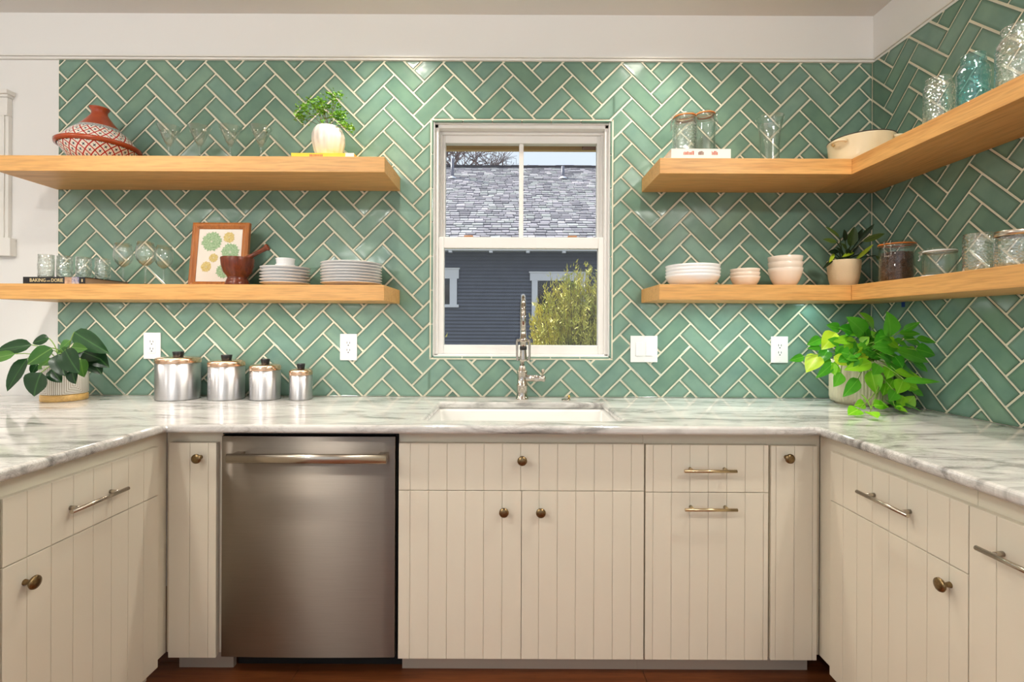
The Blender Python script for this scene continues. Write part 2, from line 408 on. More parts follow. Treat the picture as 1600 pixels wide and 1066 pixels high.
# ------------------------------------------------------------------ herringbone tiles
TLn, TWn = 0.2005, 0.0760; GAP = 0.0092
R2 = math.sqrt(0.5)
def clip(poly, f):
    out = []
    for i in range(len(poly)):
        p, q = poly[i], poly[(i+1) % len(poly)]; a, b = f(p), f(q)
        if a >= 0: out.append(p)
        if a*b < 0:
            t = a/(a-b); out.append((p[0]+(q[0]-p[0])*t, p[1]+(q[1]-p[1])*t))
    return out
def clip_rect(poly, x0, x1, z0, z1):
    for f in (lambda p: p[0]-x0, lambda p: x1-p[0], lambda p: p[1]-z0, lambda p: z1-p[1]):
        poly = clip(poly, f)
        if len(poly) < 3: return []
    return poly
def area(p): return 0.5*sum(p[i][0]*p[(i+1) % len(p)][1]-p[(i+1) % len(p)][0]*p[i][1] for i in range(len(p)))
def inset(poly, d):
    for i in range(len(poly)):
        p, q = Vector(poly[i]), Vector(poly[(i+1) % len(poly)])
        if (q-p).length < 1e-6: continue
    out = list(poly)
    for i in range(len(poly)):
        p, q = poly[i], poly[(i+1) % len(poly)]; ex, ez = q[0]-p[0], q[1]-p[1]; l = math.hypot(ex, ez)
        if l < 1e-6: continue
        nx, nz = -ez/l, ex/l
        out = clip(out, lambda s: (s[0]-p[0])*nx + (s[1]-p[1])*nz - d)
        if len(out) < 3: return []
    return out
def inside(poly, c):
    n = len(poly)
    return all((poly[(i+1) % n][0]-poly[i][0])*(c[1]-poly[i][1]) - (poly[(i+1) % n][1]-poly[i][1])*(c[0]-poly[i][0]) > 1e-7 for i in range(n))
def notch(poly, c):
    """cut the quadrant at corner c = (x, z, sx, sz) out of a convex outline: an L-shaped tile"""
    cx, cz, sx, sz = c
    q = lambda p: (p[0]-cx)*sx > 1e-9 and (p[1]-cz)*sz > 1e-9
    def cross_(p, r):
        best = None
        for ax, v in ((0, cx), (1, cz)):
            d = r[ax]-p[ax]
            if abs(d) < 1e-12: continue
            t = (v-p[ax])/d
            if 0 <= t <= 1:
                pt = (p[0]+(r[0]-p[0])*t, p[1]+(r[1]-p[1])*t)
                if (pt[0]-cx)*sx > -1e-9 and (pt[1]-cz)*sz > -1e-9: best = pt
        return best
    out = []; n = len(poly)
    for i in range(n):
        p, r = poly[i], poly[(i+1) % n]
        if not q(p): out.append(p)
        if q(p) != q(r):
            x = cross_(p, r)
            if x: 
                if q(r): out += [x, (cx, cz)]
                else: out.append(x)
        elif not q(p):                     # an edge may clip through the quadrant between two outer corners
            ts = sorted(t for t in [((cx-p[0])/(r[0]-p[0]) if abs(r[0]-p[0]) > 1e-12 else -1), ((cz-p[1])/(r[1]-p[1]) if abs(r[1]-p[1]) > 1e-12 else -1)] if 0 < t < 1)
            if len(ts) == 2:
                m_ = (ts[0]+ts[1])/2; mid = (p[0]+(r[0]-p[0])*m_, p[1]+(r[1]-p[1])*m_)
                if q(mid): out += [(p[0]+(r[0]-p[0])*ts[0], p[1]+(r[1]-p[1])*ts[0]), (cx, cz), (p[0]+(r[0]-p[0])*ts[1], p[1]+(r[1]-p[1])*ts[1])]
    return out
def tidy(poly):
    o = []
    for p in poly:
        if not o or math.hypot(p[0]-o[-1][0], p[1]-o[-1][1]) > 2e-4: o.append(p)
    if len(o) > 1 and math.hypot(o[0][0]-o[-1][0], o[0][1]-o[-1][1]) < 2e-4: o.pop()
    return o
def herring(ox, oz, region, hole):
    """tile outlines (u,z) inside region, outside hole; (ox,oz) is a lattice corner"""
    x0, x1, z0, z1 = region; res = []
    n1 = 40; n2 = 16
    for i in range(-n1, n1):
        for j in range(-n2, n2):
            for kind in (0, 1):
                if kind == 0: A0, A1, B0, B1 = 0, TLn, 0, TWn
                else: A0, A1, B0, B1 = TLn, TLn+TWn, 0, TLn
                g = GAP/2
                pts = []
                for (a, b) in ((A0+g, B0+g), (A0+g, B1-g), (A1-g, B1-g), (A1-g, B0+g)):
                    a += i*TWn + j*TLn; b += -i*TWn + j*TLn
                    pts.append((ox + (a+b)*R2, oz + (a-b)*R2))
                if area(pts) < 0: pts.reverse()
                p = clip_rect(pts, x0, x1, z0, z1)
                if len(p) < 3: continue
                if hole:
                    hx0, hx1, hz0, hz1 = hole
                    cs = [c for c in ((hx0, hz0, 1, 1), (hx1, hz0, -1, 1), (hx0, hz1, 1, -1), (hx1, hz1, -1, -1)) if inside(p, c)]
                    if len(cs) == 1: parts = [notch(p, cs[0])]
                    elif len(clip_rect(p, hx0, hx1, hz0, hz1)) >= 3:
                        parts = [clip_rect(p, x0, hx0, z0, z1), clip_rect(p, hx1, x1, z0, z1),
                                 clip_rect(p, hx0, hx1, z0, hz0), clip_rect(p, hx0, hx1, hz1, z1)]
                    else: parts = [p]
                else: parts = [p]
                for q in parts:
                    q = tidy(q)
                    if len(q) >= 3 and area(q) > 1.5e-5: res.append((q, len(q) == 4 and abs(area(q) - area(pts)) < 1e-6, kind))
    return res
def tile_geo(poly, back):
    """pillow-edged tile around its centroid: list of verts (u, out, z), faces, rim values"""
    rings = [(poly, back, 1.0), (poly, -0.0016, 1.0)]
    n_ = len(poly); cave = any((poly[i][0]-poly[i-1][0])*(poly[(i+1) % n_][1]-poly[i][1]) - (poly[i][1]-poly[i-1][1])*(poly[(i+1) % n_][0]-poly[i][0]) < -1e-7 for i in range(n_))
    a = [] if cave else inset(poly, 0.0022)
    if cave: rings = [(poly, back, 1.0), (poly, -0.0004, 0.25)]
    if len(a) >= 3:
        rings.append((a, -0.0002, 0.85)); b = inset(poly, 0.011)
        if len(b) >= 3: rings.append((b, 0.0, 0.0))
    v, f, rim = [], [], []; idx = []
    for (pl, o, r) in rings:
        idx.append(list(range(len(v), len(v)+len(pl))))
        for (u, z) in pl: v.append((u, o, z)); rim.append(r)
    for A, B in zip(idx, idx[1:]):
        if len(A) == len(B):
            n = len(A)
            for k in range(n): f.append((A[k], A[(k+1) % n], B[(k+1) % n], B[k]))
        else:                                     # fan each inner vertex to the outer ring
            n = len(A); m_ = len(B)
            near = [min(range(m_), key=lambda q: (v[B[q]][0]-v[A[k]][0])**2 + (v[B[q]][2]-v[A[k]][2])**2) for k in range(n)]
            for k in range(n):
                k2 = (k+1) % n
                if near[k] == near[k2]: f.append((A[k], A[k2], B[near[k]]))
                else:
                    s_ = near[k]; f.append((A[k], A[k2], B[near[k2]], B[s_]) if (s_+1) % m_ == near[k2] else (A[k], A[k2], B[s_]))
                    if (s_+1) % m_ != near[k2]: f.append((A[k2], B[near[k2]], B[s_]))
    f.append(tuple(idx[-1]))
    return v, f, rim
def tile_wall(tiles, put, parent, limit):
    tiles.sort(key=lambda t: -area(t[0])); cache = {}
    jv, jf, jr = [], [], []
    for k, (poly, full, kind) in enumerate(tiles):
        cx = sum(p[0] for p in poly)/len(poly); cz = sum(p[1] for p in poly)/len(poly)
        if k < limit:
            key = (kind,) if full else None
            me = cache.get(key) if full else None
            if me is None:
                v, f, rim = tile_geo([(p[0]-cx, p[1]-cz) for p in poly], 0.0068)
                me = bpy.data.meshes.new('tile'); me.from_pydata([put(u, -o, z, True) for (u, o, z) in v], [], f)
                b = bmesh.new(); b.from_mesh(me); bmesh.ops.recalc_face_normals(b, faces=b.faces)
                b.normal_update(); fr = max(b.faces, key=lambda q: q.calc_area())
                if fr.normal.dot(Vector(put(0, 1, 0, True))) < 0: bmesh.ops.reverse_faces(b, faces=b.faces)
                b.to_mesh(me); b.free()
                at_ = me.attributes.new('rim', 'FLOAT', 'POINT'); at_.data.foreach_set('value', rim)
                me.materials.append(MAT['tile'])
                if full: cache[key] = me
            o = bpy.data.objects.new('tile', me); COL.objects.link(o); o.parent = parent
            # hand-set: a hair of depth and tilt per tile
            o.location = put(cx, random.uniform(-0.0004, 0.0004), cz, False)
            tl = 0.004
            o.rotation_euler = (random.uniform(-tl, tl), random.uniform(-tl, tl)*0, random.uniform(-tl, tl))
        else:
            v, f, rim = tile_geo(poly, 0.0068); n0 = len(jv)
            jv += [put(u, -o, z, False) for (u, o, z) in v]; jr += rim; jf += [tuple(q+n0 for q in ff) for ff in f]
    if jv:
        me = bpy.data.meshes.new('tile_cuts'); me.from_pydata(jv, [], jf); 
        at_ = me.attributes.new('rim', 'FLOAT', 'POINT'); at_.data.foreach_set('value', jr)
        o = link('tile_cuts', me, MAT['tile'], parent); o['kind'] = 'stuff'
AX, AZ = -0.5653, 2.3431
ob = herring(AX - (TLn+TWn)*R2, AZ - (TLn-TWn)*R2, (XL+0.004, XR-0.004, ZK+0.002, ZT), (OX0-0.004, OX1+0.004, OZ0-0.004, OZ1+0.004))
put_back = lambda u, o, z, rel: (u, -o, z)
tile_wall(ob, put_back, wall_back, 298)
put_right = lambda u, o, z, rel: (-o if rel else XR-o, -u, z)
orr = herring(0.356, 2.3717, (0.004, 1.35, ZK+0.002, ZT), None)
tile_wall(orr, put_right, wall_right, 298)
# grout beds
m = MB()
for (x0, x1, z0, z1) in ((XL, OX0, ZK, ZT+0.003), (OX1, XR+0.003, ZK, ZT+0.003), (OX0, OX1, ZK, OZ0), (OX0, OX1, OZ1, ZT+0.003)):
    m.box(x0, x1, 0.0019, TH-0.0002, z0, z1)
m.build('grout_bed', MAT['grout'], wall_back, fix=False)
MB().box(XR+0.0019, XR+TH-0.0002, -1.352, 0.003, ZK, ZT+0.003).build('grout_bed', MAT['grout'], wall_right)

# ------------------------------------------------------------------ window in a tiled reveal
RD = 0.036
def reveal(x0, x1, z0, z1): 
    return MB().box(x0, x1, 0.0, RD, z0, z1).build('tile', MAT['tile'], wall_back, bevel=0.003, seg=2)
MB().box(OX0-0.002, OX0+0.0045, 0.0015, RD, OZ0, OZ1).box(OX1-0.0045, OX1+0.002, 0.0015, RD, OZ0, OZ1).box(OX0, OX1, 0.0015, RD, OZ0-0.002, OZ0+0.0045).box(OX0, OX1, 0.0015, RD, OZ1-0.0045, OZ1+0.002).build('grout_bed', MAT['grout'], wall_back, fix=False)
n = 6; L_ = (OX1-OX0-0.022)/n
for k in range(n):
    reveal(OX0+0.011+k*L_+0.002, OX0+0.011+(k+1)*L_-0.002, OZ1-0.010, OZ1-0.002)
    reveal(OX0+0.011+k*L_+0.002, OX0+0.011+(k+1)*L_-0.002, OZ0+0.002, OZ0+0.010)
n = 7; L_ = (OZ1-OZ0-0.004)/n
for k in range(n):
    reveal(OX0+0.002, OX0+0.010, OZ0+0.002+k*L_+0.002, OZ0+0.002+(k+1)*L_-0.002)
    reveal(OX1-0.010, OX1-0.002, OZ0+0.002+k*L_+0.002, OZ0+0.002+(k+1)*L_-0.002)
win = thing('window_1', 'white double-hung window above the sink', 'window'); win['kind'] = 'structure'; del win['category']
x0, x1, z0, z1 = OX0+0.010, OX1-0.010, OZ0+0.010, OZ1-0.010
m = MB()
m.box(x0-0.004, x0+0.006, 0.009, 0.15, z0-0.004, z1+0.004).box(x1-0.006, x1+0.004, 0.009, 0.15, z0-0.004, z1+0.004).box(x0-0.004, x1+0.004, 0.016, 0.15, z1-0.004, z1+0.004).box(x0-0.004, x1+0.004, 0.009, 0.15, z0-0.004, z0+0.006)
m.box(x0, x0+0.022, RD-0.006, 0.15, z0, z1).box(x1-0.022, x1, RD-0.006, 0.15, z0, z1).box(x0, x1, RD-0.006, 0.15, z1-0.020, z1).box(x0, x1, RD-0.006, 0.15, z0, z0+0.012)
m.box(x0+0.022, x0+0.032, 0.075, 0.15, 1.66, z1).box(x1-0.032, x1-0.022, 0.075, 0.15, 1.66, z1).box(x0, x1, 0.07, 0.15, z1-0.034, z1-0.02)
m.build('window_frame', MAT['vinyl'], win, fix=False, bevel=0.002)
# upper sash, further out
us = MB(); ua, ub = at(696.5, 225, 0.098), at(932, 371, 0.098)
us.box(x0+0.026, ua.x, 0.085, 0.125, 1.64, z1-0.022).box(ub.x, x1-0.026, 0.085, 0.125, 1.64, z1-0.022)
us.box(ua.x, ub.x, 0.085, 0.125, ua.z, z1-0.022).box(ua.x, ub.x, 0.085, 0.125, 1.64, 1.672)
sash = us.build('upper_sash', MAT['vinyl'], win, fix=False, bevel=0.003)
mx0, mx1 = at(811, 300, 0.098).x, at(818, 300, 0.098).x
MB().box(mx0, mx1, 0.092, 0.118, 1.672, ua.z).build('muntin', MAT['vinyl'], sash, bevel=0.003)
for (a, b) in ((ua.x, mx0), (mx1, ub.x)):
    MB().box(a, b, 0.1035, 0.1075, 1.672, ua.z).build('pane', MAT['pane'], sash)
# lower sash, nearer the room
la, lb = at(694, 388, 0.046), at(934, 540, 0.046)
lx0, lx1 = at(680, 460, 0.046).x, at(948.5, 460, 0.046).x
lt, lbot = at(815, 371, 0.046).z, z0+0.012
ls = MB()
ls.box(lx0, la.x, 0.040, 0.078, lbot, lt).box(lb.x, lx1, 0.040, 0.078, lbot, lt).box(la.x, lb.x, 0.040, 0.078, la.z, lt).box(la.x, lb.x, 0.040, 0.078, lbot, lb.z)
sash2 = ls.build('lower_sash', MAT['vinyl'], win, fix=False, bevel=0.003)
MB().box(la.x, lb.x, 0.058, 0.062, lb.z, la.z).build('pane', MAT['pane'], sash2)
MAT['lock'] = pbr('tan_sash_lock', lin(176,128,92), 0.4)
for px in (732.5, 894):
    p = at(px, 369.5, 0.06)
    MB().box(p.x-0.022, p.x+0.022, 0.044, 0.074, lt, lt+0.010).build('sash_lock', MAT['lock'], win, bevel=0.003)

# ------------------------------------------------------------------ floating shelves
SD = 0.288
def shelf(name, x0, x1, y0, y1, z0, z1, label, mat='wood', group=None):
    o = MB().box(x0, x1, y0, y1, z0, z1).build(name, MAT[mat], bevel=0.0012, seg=1)
    return tag(o, label, 'shelf')
ZU0, ZU1 = 1.893, 1.958
ZL0, ZL1 = 1.356, 1.4208        # lower left
ZQ0, ZQ1 = 1.3646, 1.429        # lower right
XE, XS, XM = -0.5356, 0.6157, 1.420
shelf('floating_shelf', XL, XE, -SD, -0.0008, ZU0, ZU1, 'thick honey wood shelf left of the window carrying the tagine')
shelf('floating_shelf', XL, XE, -SD, -0.0008, ZL0, ZL1, 'thick honey wood shelf left of the window carrying the plate stacks')
shelf('floating_shelf', XS, XM-0.0006, -SD, -0.0008, ZU0, ZU1, 'short honey wood shelf right of the window under the clip-top jars')
shelf('floating_shelf', XS, XM-0.0006, -SD, -0.0008, ZQ0, ZQ1, 'short honey wood shelf right of the window carrying the bowl stacks')
shelf('floating_shelf', XM+0.0002, XR-0.0012, -1.30, -0.0008, ZU0, ZU1, 'honey wood shelf along the right wall under the aqua glass jar', 'wood_y')
shelf('floating_shelf', XM+0.0002, XR-0.0012, -1.30, -0.0008, ZQ0, ZQ1, 'honey wood shelf along the right wall under the coffee bean jar', 'wood_y')

# ------------------------------------------------------------------ worktop and sink
YF = -0.695; WX0, WX1 = -1.165, 1.032
SX0, SX1, SY0, SY1 = -0.315, 0.402, -0.592, -0.167
xs = [-2.75, WX0, SX0, SX1, WX1, XR-0.001]; ys = [-1.95, YF, SY0, SY1, -0.001]
bm = bmesh.new(); grid = {}
def gv(i, j):
    if (i, j) not in grid: grid[(i, j)] = bm.verts.new((xs[i], ys[j], ZK))
    return grid[(i, j)]
for i in range(5):
    for j in range(4):
        if j == 0 and 1 <= i <= 3: continue
        if i == 2 and j == 2: continue
        bm.faces.new((gv(i,j), gv(i+1,j), gv(i+1,j+1), gv(i,j+1)))
ex = bmesh.ops.extrude_face_region(bm, geom=bm.faces[:])
for g in ex['geom']:
    if isinstance(g, bmesh.types.BMVert): g.co.z -= 0.029
bmesh.ops.recalc_face_normals(bm, faces=bm.faces)
me = bpy.data.meshes.new('worktop'); bm.to_mesh(me); bm.free()
tag(link('worktop', me, MAT['marble'], bevel=0.011, seg=4), 'white marble worktop with grey veins running around three sides', 'worktop')
sk = thing('sink', 'white undermount sink set into the marble worktop below the window', 'sink', (0, 0, 0))
m = MB()
zt = ZK-0.0295; a0, a1, b0, b1 = SX0-0.012, SX1+0.012, SY0-0.010, SY1+0.010
c0, c1, d0, d1 = SX0+0.012, SX1-0.012, SY0+0.012, SY1-0.012; zb = zt-0.22
m.add([(a0,b0,zt),(a1,b0,zt),(a1,b1,zt),(a0,b1,zt),(SX0+0.002,SY0+0.002,zt),(SX1-0.002,SY0+0.002,zt),(SX1-0.002,SY1-0.002,zt),(SX0+0.002,SY1-0.002,zt),
       (c0,d0,zb),(c1,d0,zb),(c1,d1,zb),(c0,d1,zb)],
      [(0,1,5,4),(1,2,6,5),(2,3,7,6),(3,0,4,7),(4,5,9,8),(5,6,10,9),(6,7,11,10),(7,4,8,11),(8,9,10,11)])
m.build('basin', MAT['porcelain'], sk, bevel=0.02, seg=4)
MB().lathe([(0, 0), (0.045, 0), (0.043, 0.004), (0.02, 0.003), (0, 0.002)], 24, ((SX0+SX1)/2, -0.36, zb+0.0005)).build('drain', MAT['chrome'], sk)

# ------------------------------------------------------------------ cabinets
ZD1, ZDM, ZD0 = 0.8425, 0.6785, 0.094       # fronts: top, split, bottom
PIT = 0.0639
def knob(parent, x, z, mat='brass'):
    prof = [(0.0075, 0.0), (0.0065, 0.004), (0.0055, 0.012), (0.007, 0.017), (0.0145, 0.021), (0.0168, 0.0245), (0.0160, 0.028), (0.009, 0.0305), (0, 0.031)]
    o = MB().lathe(prof, 24, (x, -0.0202, z), axis=(0, -1, 0)).build('knob', MAT[mat], parent); return o
def pull(parent, x0, x1, z, mat='brass'):
    m = MB().tube([(x0, -0.0502, z), (x1, -0.0502, z)], 0.0055, 16)
    for x in (x0+0.030, x1-0.030):
        m.tube([(x, -0.0202, z), (x, -0.0462, z)], [0.0062, 0.0045], 12)
    o = m.build('pull', MAT[mat], parent); return o
def front(parent, name, x0, x1, z0, z1, goff, label=None):
    """a door or drawer front: backing board with tongue-and-groove planks; goff = first groove from x0"""
    o = MB().box(x0, x1, -0.0172, -0.0006, z0, z1).build(name, MAT['cab'], parent, bevel=0.0008, seg=1)
    if label: o['label'] = label
    cuts = [x0] + [x0 + goff + k*PIT for k in range(20) if x0+0.004 < x0+goff+k*PIT < x1-0.004] + [x1]
    for a, b in zip(cuts, cuts[1:]):
        e0 = 0.0 if a == x0 else 0.0006; e1 = 0.0 if b == x1 else 0.0006
        MB().box(a+e0, b-e1, -0.020, -0.0172, z0, z1).build('plank', MAT['cab'], o, bevel=0.0009, seg=2)
    return o
def cabinet(name, label, loc, rz, w, depth, body_x0=0.0, body_x1=None, kick=True):
    t = thing(name, label, 'cabinet', (loc[0], loc[1], 0), rz)
    bx1 = w if body_x1 is None else body_x1
    m = MB().box(body_x0, bx1, 0.0, depth, 0.100, 0.8835)
    m.build('body', MAT['cab'], t, bevel=0.001, seg=1)
    if kick: MB().box(body_x0, bx1, 0.068, 0.088, 0.0, 0.0995).build('toe_kick', MAT['kick'], t)
    return t
YFF = -0.62           # face-frame plane of the back run
# narrow corner cabinet on the left
c = cabinet('base_cabinet', 'narrow cream corner cabinet left of the dishwasher with one knob', (-1.189, YFF), 0, 0.178, 0.60, body_x0=-0.0195)
d = front(c, 'door', 0.0, 0.1646, ZD0, ZD1-0.002, 0.0735); p = at(309.5, 716, -0.655); knob(d, p.x+1.189, p.z)
# sink cabinet
c = cabinet('base_cabinet', 'wide cream sink cabinet with a knobbed false drawer over two doors', (-0.391, YFF), 0, 0.852, 0.60, body_x0=-0.004)
for ch in c.children:                            # the basin hangs inside: keep the carcass as a shell around it
    if ch.name.startswith('body'):
        mm = MB().box(-0.004, 0.852, 0.0, 0.016, 0.100, 0.8835).box(-0.004, 0.012, 0.016, 0.60, 0.1, 0.8835).box(0.836, 0.852, 0.016, 0.60, 0.1, 0.8835).box(0.012, 0.836, 0.016, 0.60, 0.1, 0.116)
        ch.data = mm.mesh('body'); ch.data.materials.append(MAT['cab'])
d = front(c, 'drawer_front', 0.0, 0.8515, ZDM+0.0012, ZD1, 0.0399); p = at(816, 719.5, -0.655); knob(d, p.x+0.391, p.z)
xm = 0.4268
d = front(c, 'door', 0.0, xm-0.001, ZD0, ZDM-0.0012, 0.0399); p = at(787.5, 800, -0.655); knob(d, p.x+0.391, p.z)
d = front(c, 'door', xm+0.001, 0.8515, ZD0, ZDM-0.0012, 0.0399+7*PIT-xm-0.001); p = at(845, 800.5, -0.655); knob(d, p.x+0.391, p.z)
# drawer cabinet
c = cabinet('base_cabinet', 'cream cabinet right of the sink cabinet with two brass bar pulls', (0.4665, YFF), 0, 0.43, 0.60, body_x0=-0.005, body_x1=0.4290)
d = front(c, 'drawer_front', 0.0, 0.4255, ZDM-0.003+0.0012, ZD1-0.002, 0.0254); a, b = at(1069.5, 736.5, -0.67), at(1151.5, 737, -0.67); pull(d, a.x-0.4665, b.x-0.4665, a.z, 'champagne')
d = front(c, 'drawer_front', 0.0, 0.4255, ZD0, ZDM-0.003-0.0012, 0.0254); a, b = at(1070.5, 797, -0.67), at(1152.5, 797.5, -0.67); pull(d, a.x-0.4665, b.x-0.4665, a.z, 'champagne')
# narrow corner cabinet on the right
c = cabinet('base_cabinet', 'narrow cream corner cabinet right of the bar-pull drawers with one knob', (0.902, YFF), 0, 0.16, 0.60, body_x0=-0.0065, body_x1=0.180)
d = front(c, 'door', 0.0, 0.160, ZD0, ZD1-0.004, 0.0165); p = at(1232, 716, -0.655); knob(d, p.x-0.902, p.z)
# left run, facing +x; local x grows towards the tiled wall
XLF, XRF = -1.2095, 1.0825
c = cabinet('base_cabinet', 'cream cabinet in the left run with bar-pull drawer over a knobbed door', (XLF, -1.197), PI/2, 0.509, 0.58, body_x0=-0.004, body_x1=0.5765)
d = front(c, 'drawer_front', 0.0, 0.509, ZDM+0.0012-0.003, ZD1-0.004, 0.0586)
def on_left(px, py, off=0.035):
    dx, dy = undo(px, py); X = XLF + off; dd = X*F/dx
    return (CY + dd) + 1.197, CZ - dy*dd/F
(xa, za), (xb, zb_) = on_left(112, 798, 0.05), on_left(200.5, 765, 0.05); pull(d, xa, xb, (za+zb_)/2, 'nickel')
d = front(c, 'door', 0.0, 0.509, ZD0, ZDM-0.003-0.0012, 0.0586); xa, za = on_left(48, 910); knob(d, xa, za)
c = cabinet('base_cabinet', 'cream cabinet at the left edge of the picture, nearest the camera', (XLF, -1.90), PI/2, 0.70, 0.58, body_x1=0.6985)
front(c, 'door', 0.0, 0.697, ZD0, ZD1-0.004, 0.0586)
# right run, facing -x; local x grows away from the tiled wall
c = cabinet('base_cabinet', 'cream cabinet in the right run with bar-pull drawer over a knobbed door', (XRF, -0.708), -PI/2, 0.497, 0.58, body_x0=-0.0875, body_x1=0.4975)
def on_right(px, py, off=0.035):
    dx, dy = undo(px, py); X = XRF - off; dd = X*F/dx
    return -0.708 - (CY + dd), CZ - dy*dd/F
d = front(c, 'drawer_front', 0.0, 0.4965, ZDM+0.0012-0.003, ZD1-0.006, 0.0639)
(xa, za), (xb, zb_) = on_right(1339, 771, 0.05), on_right(1419, 803, 0.05); pull(d, xa, xb, (za+zb_)/2, 'nickel')
d = front(c, 'door', 0.0, 0.4965, ZD0, ZDM-0.003-0.0012, 0.0639); xa, za = on_right(1475, 914); knob(d, xa, za)
c = cabinet('base_cabinet', 'cream cabinet cut by the right edge with a full-height pull-out front', (XRF, -1.207), -PI/2, 0.70, 0.58)
d = front(c, 'door', 0.0005, 0.69, ZD0, ZD1-0.006, 0.0639)
(xa, za), (xb, zb_) = on_right(1525, 856, 0.05), on_right(1600, 894, 0.05); pull(d, xa+0.499-0.499-0.499, xa-0.499+0.185, za, 'nickel')

# ------------------------------------------------------------------ dishwasher
t = thing('dishwasher', 'stainless steel dishwasher with a long bar handle under the worktop', 'dishwasher', (-0.702, -0.62, 0))
MB().box(-0.304, 0.303, 0.002, 0.56, 0.102, 0.878).build('tub', MAT['dark'], t)
m = MB(); nseg = 14                          # door bowed very slightly outward
v = []; zt_, zb_ = 0.866, 0.1015
for k in range(nseg+1):
    u = -0.3 + 0.6*k/nseg; yo = -0.026 - 0.004*(1-(u/0.3)**2)
    v += [(u, yo, zb_), (u, yo, zt_)]
fs = [(2*k, 2*k+2, 2*k+3, 2*k+1) for k in range(nseg)]
nb = len(v); v += [(-0.3, 0.001, zb_), (-0.3, 0.001, zt_), (0.3, 0.001, zb_), (0.3, 0.001, zt_)]
fs += [(nb, 0, 1, nb+1), (2*nseg, nb+2, nb+3, 2*nseg+1), (nb+1,)+tuple(2*k+1 for k in range(nseg+1))+(nb+3,), (nb+2,)+tuple(2*k for k in range(nseg, -1, -1))+(nb,), (nb, nb+1, nb+3, nb+2)]
m.add(v, fs); door = m.build('door', MAT['steel'], t, bevel=0.002, seg=2)
for p_ in door.data.polygons: p_.use_smooth = abs(p_.normal.y) > 0.95
ha, hb = at(354.5, 716.5, -0.70), at(604, 718, -0.70)
m = MB(); pr = []
for k in range(20):
    a = 2*PI*k/20; pr.append((math.cos(a)*0.0095, math.sin(a)*0.0165))
hx0, hx1, hz = ha.x+0.702, hb.x+0.702, (ha.z+hb.z)/2
m.add([(hx0, -0.080+y, hz+z) for y, z in pr] + [(hx1, -0.080+y, hz+z) for y, z in pr],
      [(k, (k+1) % 20, 20+(k+1) % 20, 20+k) for k in range(20)], True)
m.add([(hx0, -0.080+y, hz+z) for y, z in pr], [tuple(range(20))]); m.add([(hx1, -0.080+y, hz+z) for y, z in pr], [tuple(range(20))])
for x in (hx0+0.02, hx1-0.02): m.box(x-0.014, x+0.014, -0.074, -0.026, hz-0.011, hz+0.011)
m.build('handle', MAT['nickel'], t)
MB().box(-0.303, 0.303, 0.09, 0.11, 0.0, 0.1015).build('toe_kick', MAT['dark'], t)
MB().box(-0.3035, 0.3035, -0.012, 0.0018, 0.869, 0.8835).build('top_gasket', MAT['dark'], t)

# ================================================================== things on the shelves
def ordinal(k, n):
    if k == 0: return 'lowest'
    if k == n-1: return 'topmost'
    return ['', 'second', 'third', 'fourth', 'fifth', 'sixth', 'seventh'][k] + ' from the bottom'
# ---- tagine
def tagine_mat(name):
    m, t, out = nodes(name)
    p = N(t, 'ShaderNodeBsdfPrincipled', Roughness=0.18); t.links.new(p.outputs[0], out.inputs[0])
    tcn = N(t, 'ShaderNodeTexCoord'); sp = N(t, 'ShaderNodeSeparateXYZ'); t.links.new(tcn.outputs['Object'], sp.inputs[0])
    an = N(t, 'ShaderNodeMath', operation='ARCTAN2'); t.links.new(sp.outputs['Y'], an.inputs[0]); t.links.new(sp.outputs['X'], an.inputs[1])
    def math2(op, a, b):
        n = N(t, 'ShaderNodeMath', operation=op)
        for i, x in enumerate((a, b)):
            if isinstance(x, (int, float)): n.inputs[i].default_value = x
            elif x is not None: t.links.new(x, n.inputs[i])
        return n.outputs[0]
    u = math2('MULTIPLY', an.outputs[0], 22/(2*PI)); v = math2('MULTIPLY', sp.outputs['Z'], 1/0.036)
    s1 = math2('ADD', u, v); s2 = math2('SUBTRACT', u, v)
    def line(s, wdt):
        f = math2('FRACT', s, None); d = math2('ABSOLUTE', math2('SUBTRACT', f, 0.5), None); return math2('LESS_THAN', d, wdt)
    red = math2('MAXIMUM', line(s1, 0.085), line(s2, 0.085))
    s1b = math2('ADD', s1, 0.5); s2b = math2('ADD', s2, 0.5)
    def near(s, wdt):
        f = math2('FRACT', s, None); d = math2('ABSOLUTE', math2('SUBTRACT', f, 0.5), None); return d
    d1, d2 = near(s1b, 0), near(s2b, 0)
    cross = math2('MULTIPLY', math2('LESS_THAN', math2('MINIMUM', d1, d2), 0.05), math2('LESS_THAN', math2('MAXIMUM', d1, d2), 0.24))
    dots = math2('LESS_THAN', math2('ADD', d1, d2), 0.16)
    blue = math2('MAXIMUM', cross, dots)
    a = N(t, 'ShaderNodeMix', data_type='RGBA'); a.inputs[6].default_value = lin(232,226,214); a.inputs[7].default_value = lin(40,56,76)
    t.links.new(blue, a.inputs['Factor'])
    b = N(t, 'ShaderNodeMix', data_type='RGBA'); t.links.new(a.outputs[2], b.inputs[6]); b.inputs[7].default_value = lin(176,36,28)
    t.links.new(red, b.inputs['Factor']); t.links.new(b.outputs[2], p.inputs['Base Color'])
    return m
MAT['painted'] = tagine_mat('painted_earthenware')
MAT['terracotta'] = pbr('glazed_terracotta', lin(172,74,36), 0.16, noise=30, col2=lin(156,62,30))
MAT['blueband'] = pbr('blue_speckled_glaze', lin(70,92,110), 0.2, noise=260, col2=lin(220,216,206))
tg = thing('tagine', 'red clay tagine with painted white band and conical lid', 'tagine', (-1.845, -0.150, ZU1+0.0003))
R = 0.150
